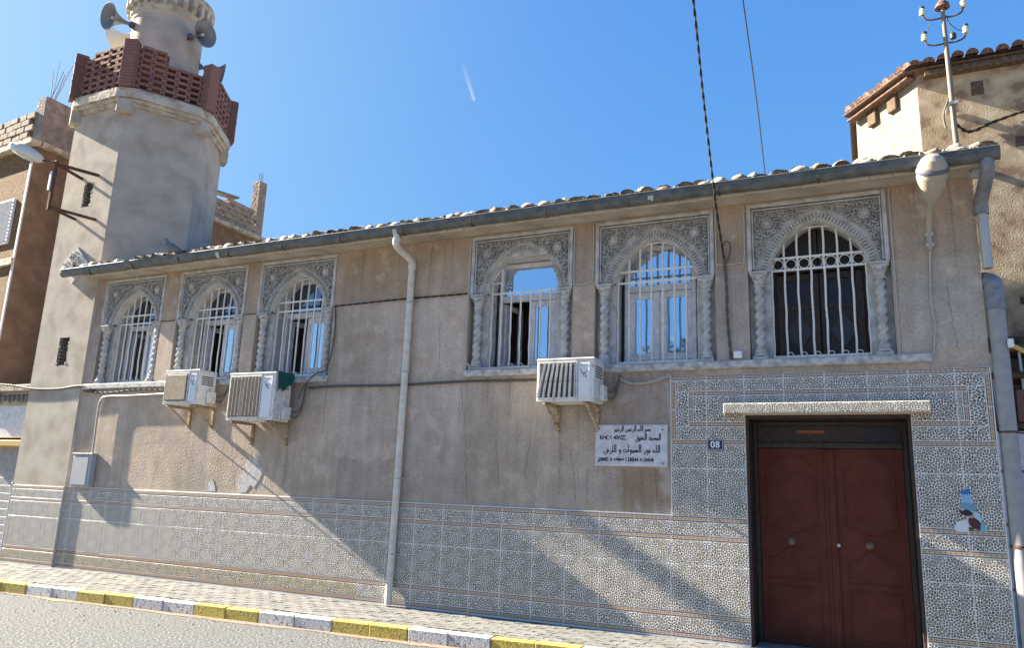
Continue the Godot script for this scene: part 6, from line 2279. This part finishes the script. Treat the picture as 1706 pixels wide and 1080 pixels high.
	box(st, V(-1.28, 2.97, 0.0452), V(-1.20, 3.04, 0.055), 0.006)
	part(jb, "cover", st.commit(), mats["white_enamel"])
	# white bracket with a strut at the right end
	var fb := thing("flood_lamp_strut", "white clamp holding a pale diagonal strut beside the thick grey pipe", "bracket", V(1.19, 3.0, 0.05))
	st = ST()
	box(st, V(1.165, 2.97, -0.02), V(1.215, 3.05, 0.07), 0.008)
	part(fb, "clamp", st.commit(), mats["white_enamel"])
	st = ST()
	bar(st, V(1.20, 2.99, 0.04), V(1.75, 2.66, -0.1), 0.035, 0.035, 0.004)
	part(fb, "strut", st.commit(), mats["yellow_paint"])

# ------------------------------------------------------------------ cables
func cable(called: String, label: String, pts: Array, r: float, m: Material, strands := 1, group := "") -> void:
	var st := ST()
	var line := curve_pts(pts, 8)
	if strands == 1:
		tube(st, line, r, 6)
	else:
		# conductors laid round one another
		var fine := []
		for i in line.size() - 1:
			var a: Vector3 = line[i]; var b: Vector3 = line[i + 1]
			var n: int = max(2, int(a.distance_to(b) / 0.035))
			for k in n: fine.append(a.lerp(b, k / float(n)))
		fine.append(line[line.size() - 1])
		for s in strands:
			var tw := []
			var run := 0.0
			for i in fine.size():
				if i > 0: run += fine[i].distance_to(fine[i - 1])
				var t: Vector3 = (fine[min(i + 1, fine.size() - 1)] - fine[max(i - 1, 0)]).normalized()
				var u := t.cross(V(0.3, 0.2, 1)).normalized()
				var w := t.cross(u)
				var ang := run * 26.0 + TAU * s / strands
				tw.append(fine[i] + (u * cos(ang) + w * sin(ang)) * r * 0.9)
			tube(st, tw, r, 5)
	solo(called, st.commit(), m, label, "cable", Vector3.ZERO, group)

func build_cables() -> void:
	cable("service_cable", "thick black twisted supply cable dropping past the gutter to the wall", [V(-1.36, 4.08, 0.03), V(-1.37, 4.34, 0.20), V(-1.36, 4.66, 0.53), V(-1.31, 5.35, 1.30), V(-1.21, 5.95, 2.30), V(-1.0, 7.0, 4.6), V(-0.6, 8.6, 9.0)], 0.0075, mats["cable_black"], 2)
	cable("wall_cable", "grey twisted cable running down the wall between two carved windows", [V(-1.36, 4.10, 0.025), V(-1.34, 3.74, 0.022), V(-1.34, 3.41, 0.022), V(-1.31, 2.96, 0.022)], 0.0095, mats["cable_grey"], 2)
	cable("cable_loop", "spare loop of cable tied where the supply cable meets the wall", [V(-1.36, 4.0, 0.03), V(-1.30, 4.10, 0.045), V(-1.29, 4.22, 0.045), V(-1.33, 4.27, 0.04), V(-1.37, 4.2, 0.03), V(-1.35, 4.02, 0.03)], 0.008, mats["cable_grey"])
	cable("overhead_wire", "thin overhead wire crossing the sky behind the supply cable", [V(-1.31, 6.45, -3.75), V(-1.24, 7.07, -2.40), V(-1.16, 7.63, -0.60), V(-1.0, 8.6, 3.0), V(-0.8, 9.6, 9.0)], 0.009, mats["cable_black"])
	cable("conduit", "white conduit bending round the left edge of the window with the cut grille", [V(-4.51, 4.66, 0.014), V(-4.51, 3.99, 0.014), V(-4.51, 3.15, 0.014), V(-4.46, 3.02, 0.014), V(-4.36, 2.965, 0.03), V(-3.62, 2.963, 0.045)], 0.012, mats["cable_pale"])
	cable("conduit", "thin conduit hung in a U between the cut-grille window and its neighbour", [V(-3.105, 4.65, 0.010), V(-3.105, 4.0, 0.010), V(-3.07, 3.94, 0.010), V(-2.96, 3.93, 0.012), V(-2.90, 3.95, 0.010), V(-2.865, 4.02, 0.010), V(-2.865, 4.64, 0.010)], 0.009, mats["cable_pale"])
	cable("conduit", "thin conduit hung in a U behind the black supply cable", [V(-1.445, 4.66, 0.010), V(-1.445, 4.06, 0.010), V(-1.42, 4.02, 0.010), V(-1.33, 4.01, 0.012), V(-1.20, 4.02, 0.010), V(-1.15, 4.06, 0.010), V(-1.145, 4.65, 0.010)], 0.009, mats["cable_pale"])
	cable("conduit", "thin conduit down the right edge of the dark wooden window", [V(0.285, 4.66, 0.010), V(0.285, 3.93, 0.010), V(0.285, 3.50, 0.010), V(0.285, 2.95, 0.010)], 0.009, mats["cable_pale"])
	cable("wall_wire", "dark wire stretched along the wall across the bent downpipe", [V(-6.60, 3.91, 0.010), V(-5.9, 3.925, 0.010), V(-5.41, 3.93, 0.012), V(-4.9, 3.93, 0.010), V(-4.52, 3.93, 0.010)], 0.007, mats["cable_black"], 2)
	for s in [[-9.92, -9.64, "short dark wire crossing the wall strip next to the window by the minaret"], [-8.22, -8.02, "short dark wire crossing the wall strip over the larger air conditioner"]]:
		cable("wall_wire", s[2], [V(s[0], 3.90, 0.010), V((s[0] + s[1]) * 0.5, 3.895, 0.012), V(s[1], 3.90, 0.010)], 0.007, mats["cable_black"])
	cable("cable_bundle", "brown bundle of cables along the wall below the sills, behind the downpipe", [V(-6.90, 2.78, 0.03), V(-6.44, 2.80, 0.018), V(-5.49, 2.79, 0.016), V(-4.49, 2.81, 0.02), V(-3.40, 2.80, 0.03)], 0.010, mats["cable_grey"], 3)
	cable("cable_bundle", "sagging pale cable from the zebra-louvred air conditioner to the door tiles", [V(-2.55, 2.80, 0.03), V(-2.46, 2.755, 0.03), V(-2.33, 2.725, 0.03), V(-2.13, 2.755, 0.03), V(-1.95, 2.815, 0.03)], 0.009, mats["cable_pale"], 2)
	cable("lamp_cable", "pale cable wandering down the wall below the egg-shaped lamp", [V(0.61, 3.98, 0.035), V(0.60, 3.83, 0.014), V(0.58, 3.47, 0.014), V(0.60, 3.23, 0.014), V(0.57, 2.96, 0.014)], 0.009, mats["cable_pale"])
	cable("tower_cable", "twisted cable strung across the foot of the minaret above the shop", [V(-14.45, 2.99, 0.02), V(-13.51, 2.99, 0.06), V(-12.69, 2.90, 0.055), V(-12.07, 2.885, 0.05), V(-11.50, 2.92, 0.05), V(-11.2, 2.83, 0.03)], 0.011, mats["cable_grey"], 3)
	cable("conduit", "pale conduit rising from the meter box and bending under the sill", [V(-10.99, 1.855, 0.05), V(-11.0, 2.2, 0.05), V(-11.01, 2.56, 0.05), V(-10.98, 2.68, 0.05), V(-10.86, 2.735, 0.05), V(-10.3, 2.74, 0.05), V(-9.30, 2.76, 0.05)], 0.017, mats["cable_pale"])
	cable("sill_cable", "drooping grey cable under the window sill beside the minaret", [V(-11.45, 2.84, 0.03), V(-10.9, 2.80, 0.04), V(-10.2, 2.83, 0.04), V(-9.2, 2.80, 0.04)], 0.009, mats["cable_grey"], 2)
	cable("sill_cable", "tangle of black cable over the sill right of the larger air conditioner", [V(-7.0, 2.62, 0.10), V(-6.92, 2.80, 0.10), V(-6.75, 2.965, 0.09), V(-6.60, 3.05, 0.05), V(-6.55, 3.5, 0.02), V(-6.58, 3.9, 0.015)], 0.010, mats["cable_grey"])

# ------------------------------------------------------------------ pole with insulators against the old house
func build_wall_pole() -> void:
	var t := thing("insulator_pole", "metal pole with curved arms and glass insulators in front of the old house", "utility pole", V(1.33, 6.0, -3.72))
	var st := ST()
	tube(st, [V(1.34, 5.2, -3.72), V(1.33, 7.4, -3.72), V(1.32, 9.0, -3.72)], [0.042, 0.036, 0.028], 12)
	part(t, "pole", st.commit(), mats["weathered_pole"])
	st = ST()
	lathe(st, Transform3D(Basis.IDENTITY, V(1.32, 8.93, -3.72)), [Vector2(0.03, 0.10), Vector2(0.09, 0.02), Vector2(0.105, -0.04), Vector2(0.05, -0.05)], 14)
	part(t, "cap", st.commit(), mats["clay_tile"])
	for y in [8.76, 8.33]:
		for s in [-1.0, 1.0]:
			st = ST()
			var e := V(1.32 + s * 0.27, y + 0.09, -3.70)
			tube(st, curve_pts([V(1.325, y - 0.03, -3.72), V(1.32 + s * 0.13, y - 0.05, -3.70), V(1.32 + s * 0.24, y - 0.01, -3.70), e], 5), 0.013, 6)
			part(t, "arm", st.commit(), mats["rust"])
			st = ST()
			lathe(st, Transform3D(Basis.IDENTITY, e), [Vector2(0.0, -0.03), Vector2(0.042, -0.03), Vector2(0.048, 0.0), Vector2(0.036, 0.02), Vector2(0.045, 0.045), Vector2(0.036, 0.07)], 12)
			part(t, "insulator", st.commit(), mats["insulator_glass"])
			st = ST()
			lathe(st, Transform3D(Basis.IDENTITY, e + V(0, 0.07, 0)), [Vector2(0.036, 0.0), Vector2(0.042, 0.012), Vector2(0.03, 0.045), Vector2(0.0, 0.055)], 12)
			part(t, "insulator_cap", st.commit(), mats["cable_black"])
	st = ST()
	lathe(st, Transform3D(Basis.IDENTITY, V(1.42, 8.38, -3.68)), [Vector2(0.0, -0.05), Vector2(0.04, -0.05), Vector2(0.045, 0.02), Vector2(0.0, 0.06)], 12)
	part(t, "dark_insulator", st.commit(), mats["cable_black"])
	st = ST()
	tube(st, curve_pts([V(1.36, 8.75, -3.7), V(1.40, 8.5, -3.69), V(1.42, 8.4, -3.68)], 4), 0.006, 5)
	tube(st, curve_pts([V(1.58, 8.43, -3.7), V(1.48, 8.48, -3.7), V(1.38, 8.62, -3.7)], 4), 0.005, 5)
	tube(st, curve_pts([V(1.05, 8.44, -3.7), V(1.10, 8.55, -3.7), V(1.13, 8.68, -3.7)], 4), 0.005, 5)
	part(t, "jumper_wire", st.commit(), mats["cable_black"])
	for y in [7.3, 6.5]:
		st = ST()
		box(st, V(1.26, y - 0.02, -3.99), V(1.41, y + 0.02, -3.66), 0.004)
		part(t, "wall_clamp", st.commit(), mats["galvanised"])
	st = ST()
	tube(st, curve_pts([V(1.28, 7.36, -3.67), V(1.20, 7.1, -3.66), V(1.22, 6.9, -3.66)], 4), 0.015, 6)
	part(t, "earth_lead", st.commit(), mats["cable_grey"])
	cable("house_cable", "dark cable slung across the peeling wall from the insulator pole", [V(1.36, 6.98, -3.75), V(1.55, 6.92, -3.93), V(1.9, 7.05, -3.96), V(2.6, 7.2, -3.96), V(3.4, 7.2, -3.96)], 0.014, mats["cable_black"], 2)

# ------------------------------------------------------------------ pigeon
func build_pigeon() -> void:
	var t := thing("pigeon", "grey pigeon perched on the edge of the gutter in front of the minaret", "bird", V(-9.41, 4.80, 0.45))
	t.position = V(-9.36, 4.788, 0.50)
	var st := ST()
	var spine := curve_pts([V(-9.20, 4.835, 0.43), V(-9.27, 4.855, 0.44), V(-9.35, 4.895, 0.45), V(-9.43, 4.93, 0.455), V(-9.475, 4.965, 0.46), V(-9.492, 5.00, 0.46), V(-9.502, 5.03, 0.46), V(-9.522, 5.035, 0.46), V(-9.535, 5.03, 0.46)], 3)
	var key := [0.010, 0.026, 0.052, 0.060, 0.044, 0.030, 0.028, 0.018, 0.004]
	var rad := []
	for i in spine.size():
		var f := i / 3.0
		var k := int(f)
		rad.append(lerp(key[k], key[min(k + 1, 8)], f - k))
	tube(st, spine, rad, 14)
	part(t, "body", st.commit(), mats["pigeon"] if mats.has("pigeon") else plain("pigeon", lin(0.13, 0.135, 0.16), 0.6), V(0.05, -0.012, 0.05))
	st = ST()
	lathe(st, axis_frame(V(-9.528, 5.03, 0.46), V(-1, -0.25, 0)), [Vector2(0.008, 0.0), Vector2(0.006, 0.012), Vector2(0.0, 0.026)], 8)
	part(t, "beak", st.commit(), mats["ink"], V(0.05, -0.012, 0.05))
	for s in [-1.0, 1.0]:
		st = ST()
		var wing := PackedVector2Array([Vector2(-9.44, 4.955), Vector2(-9.36, 4.945), Vector2(-9.24, 4.87), Vector2(-9.17, 4.832), Vector2(-9.26, 4.843), Vector2(-9.36, 4.868), Vector2(-9.43, 4.905)])
		plate(st, wing, 0.447 + s * 0.050 - 0.006, 0.447 + s * 0.050 + 0.006)
		part(t, "wing", st.commit(), plain("wing_grey", lin(0.10, 0.105, 0.13), 0.6), V(0.05, -0.012, 0.05))
		st = ST()
		tube(st, [V(-9.41, 4.89, 0.45 + s * 0.018), V(-9.405, 4.84, 0.45 + s * 0.018), V(-9.42, 4.797, 0.452 + s * 0.012), V(-9.445, 4.797, 0.452 + s * 0.012)], 0.005, 5)
		part(t, "leg", st.commit(), mats["brick_1"], V(0.05, -0.012, 0.05))
	st = ST()
	lathe(st, Transform3D(Basis(Vector3.RIGHT, PI / 2), V(-9.51, 5.037, 0.478)), [Vector2(0.006, 0.0), Vector2(0.005, 0.012), Vector2(0.0, 0.013)], 8)
	part(t, "eye", st.commit(), mats["orange_plate"], V(0.05, -0.012, 0.05))
	st = ST()
	lathe(st, axis_frame(V(-9.485, 4.975, 0.46), V(-0.3, 1, 0)), [Vector2(0.041, -0.01), Vector2(0.036, 0.01), Vector2(0.032, 0.025)], 14)
	part(t, "neck_patch", st.commit(), mats["horn_pale"], V(0.05, -0.012, 0.05))

# ------------------------------------------------------------------ across the street: what the window panes mirror
func build_across_street() -> void:
	var h := thing("opposite_house", "low house with a clay roof across the street, mirrored in the window panes", "house", V(-11.0, 0, 21.0))
	var st := ST()
	wall_block(st, [Vector2(-14.5, 18.5), Vector2(-8.2, 18.5), Vector2(-8.2, 24.0), Vector2(-14.5, 24.0)], 0.0, 5.2)
	part(h, "wall", st.commit(), mats["pale_concrete"])
	st = ST()
	quad(st, V(-14.9, 6.7, 21.2), V(-7.8, 6.7, 21.2), V(-7.8, 5.1, 18.0), V(-14.9, 5.1, 18.0))
	quad(st, V(-7.8, 6.7, 21.2), V(-14.9, 6.7, 21.2), V(-14.9, 5.1, 24.4), V(-7.8, 5.1, 24.4))
	tri(st, V(-8.2, 5.2, 24.0), V(-8.2, 6.62, 21.2), V(-8.2, 5.2, 18.5))
	tri(st, V(-14.5, 5.2, 18.5), V(-14.5, 6.62, 21.2), V(-14.5, 5.2, 24.0))
	part(h, "roof", st.commit(), mats["clay_tile"])
	for x in [-13.2, -11.0, -9.3]:
		st = ST()
		box(st, V(x - 0.45, 2.9, 18.42), V(x + 0.45, 4.2, 18.49), 0.01)
		part(h, "window", st.commit(), mats["dark_glass"])
	var t := thing("street_tree", "leafy tree across the street, mirrored low in the window panes", "tree", V(-5.9, 0, 19.0))
	st = ST()
	tube(st, curve_pts([V(-5.9, -0.02, 19.0), V(-5.85, 1.6, 19.05), V(-5.95, 3.2, 19.0), V(-5.9, 5.2, 19.0)], 4), 0.14, 10)
	for k in 5:
		var a := k * 1.3
		tube(st, curve_pts([V(-5.92, 3.0 + k * 0.3, 19.0), V(-5.92 + cos(a) * 0.6, 4.0 + k * 0.3, 19 + sin(a) * 0.6), V(-5.92 + cos(a) * 1.1, 5.0 + k * 0.3, 19 + sin(a) * 1.1)], 4), 0.05, 6)
	part(t, "trunk", st.commit(), mats["bark"])
	st = ST()
	var r2 := RandomNumberGenerator.new(); r2.seed = 4
	var clumps := []
	for k in 26:
		var a := r2.randf() * TAU; var rr := r2.randf_range(0.2, 1.5)
		clumps.append(V(-5.9 + cos(a) * rr, r2.randf_range(4.2, 7.3) - rr * 0.3, 19.0 + sin(a) * rr))
	for c in clumps:
		for k in 130:
			var d := V(r2.randfn(), r2.randfn(), r2.randfn()).normalized() * pow(r2.randf(), 0.4) * 0.6
			var bs := Basis.from_euler(V(r2.randf() * 6, r2.randf() * 6, r2.randf() * 6))
			var p: Vector3 = c + d
			quad(st, p + bs * V(-0.05, 0.07, 0), p + bs * V(0.05, 0.07, 0), p + bs * V(0.05, -0.07, 0), p + bs * V(-0.05, -0.07, 0))
	var cr := part(t, "crown", st.commit(), mats["leaf"])
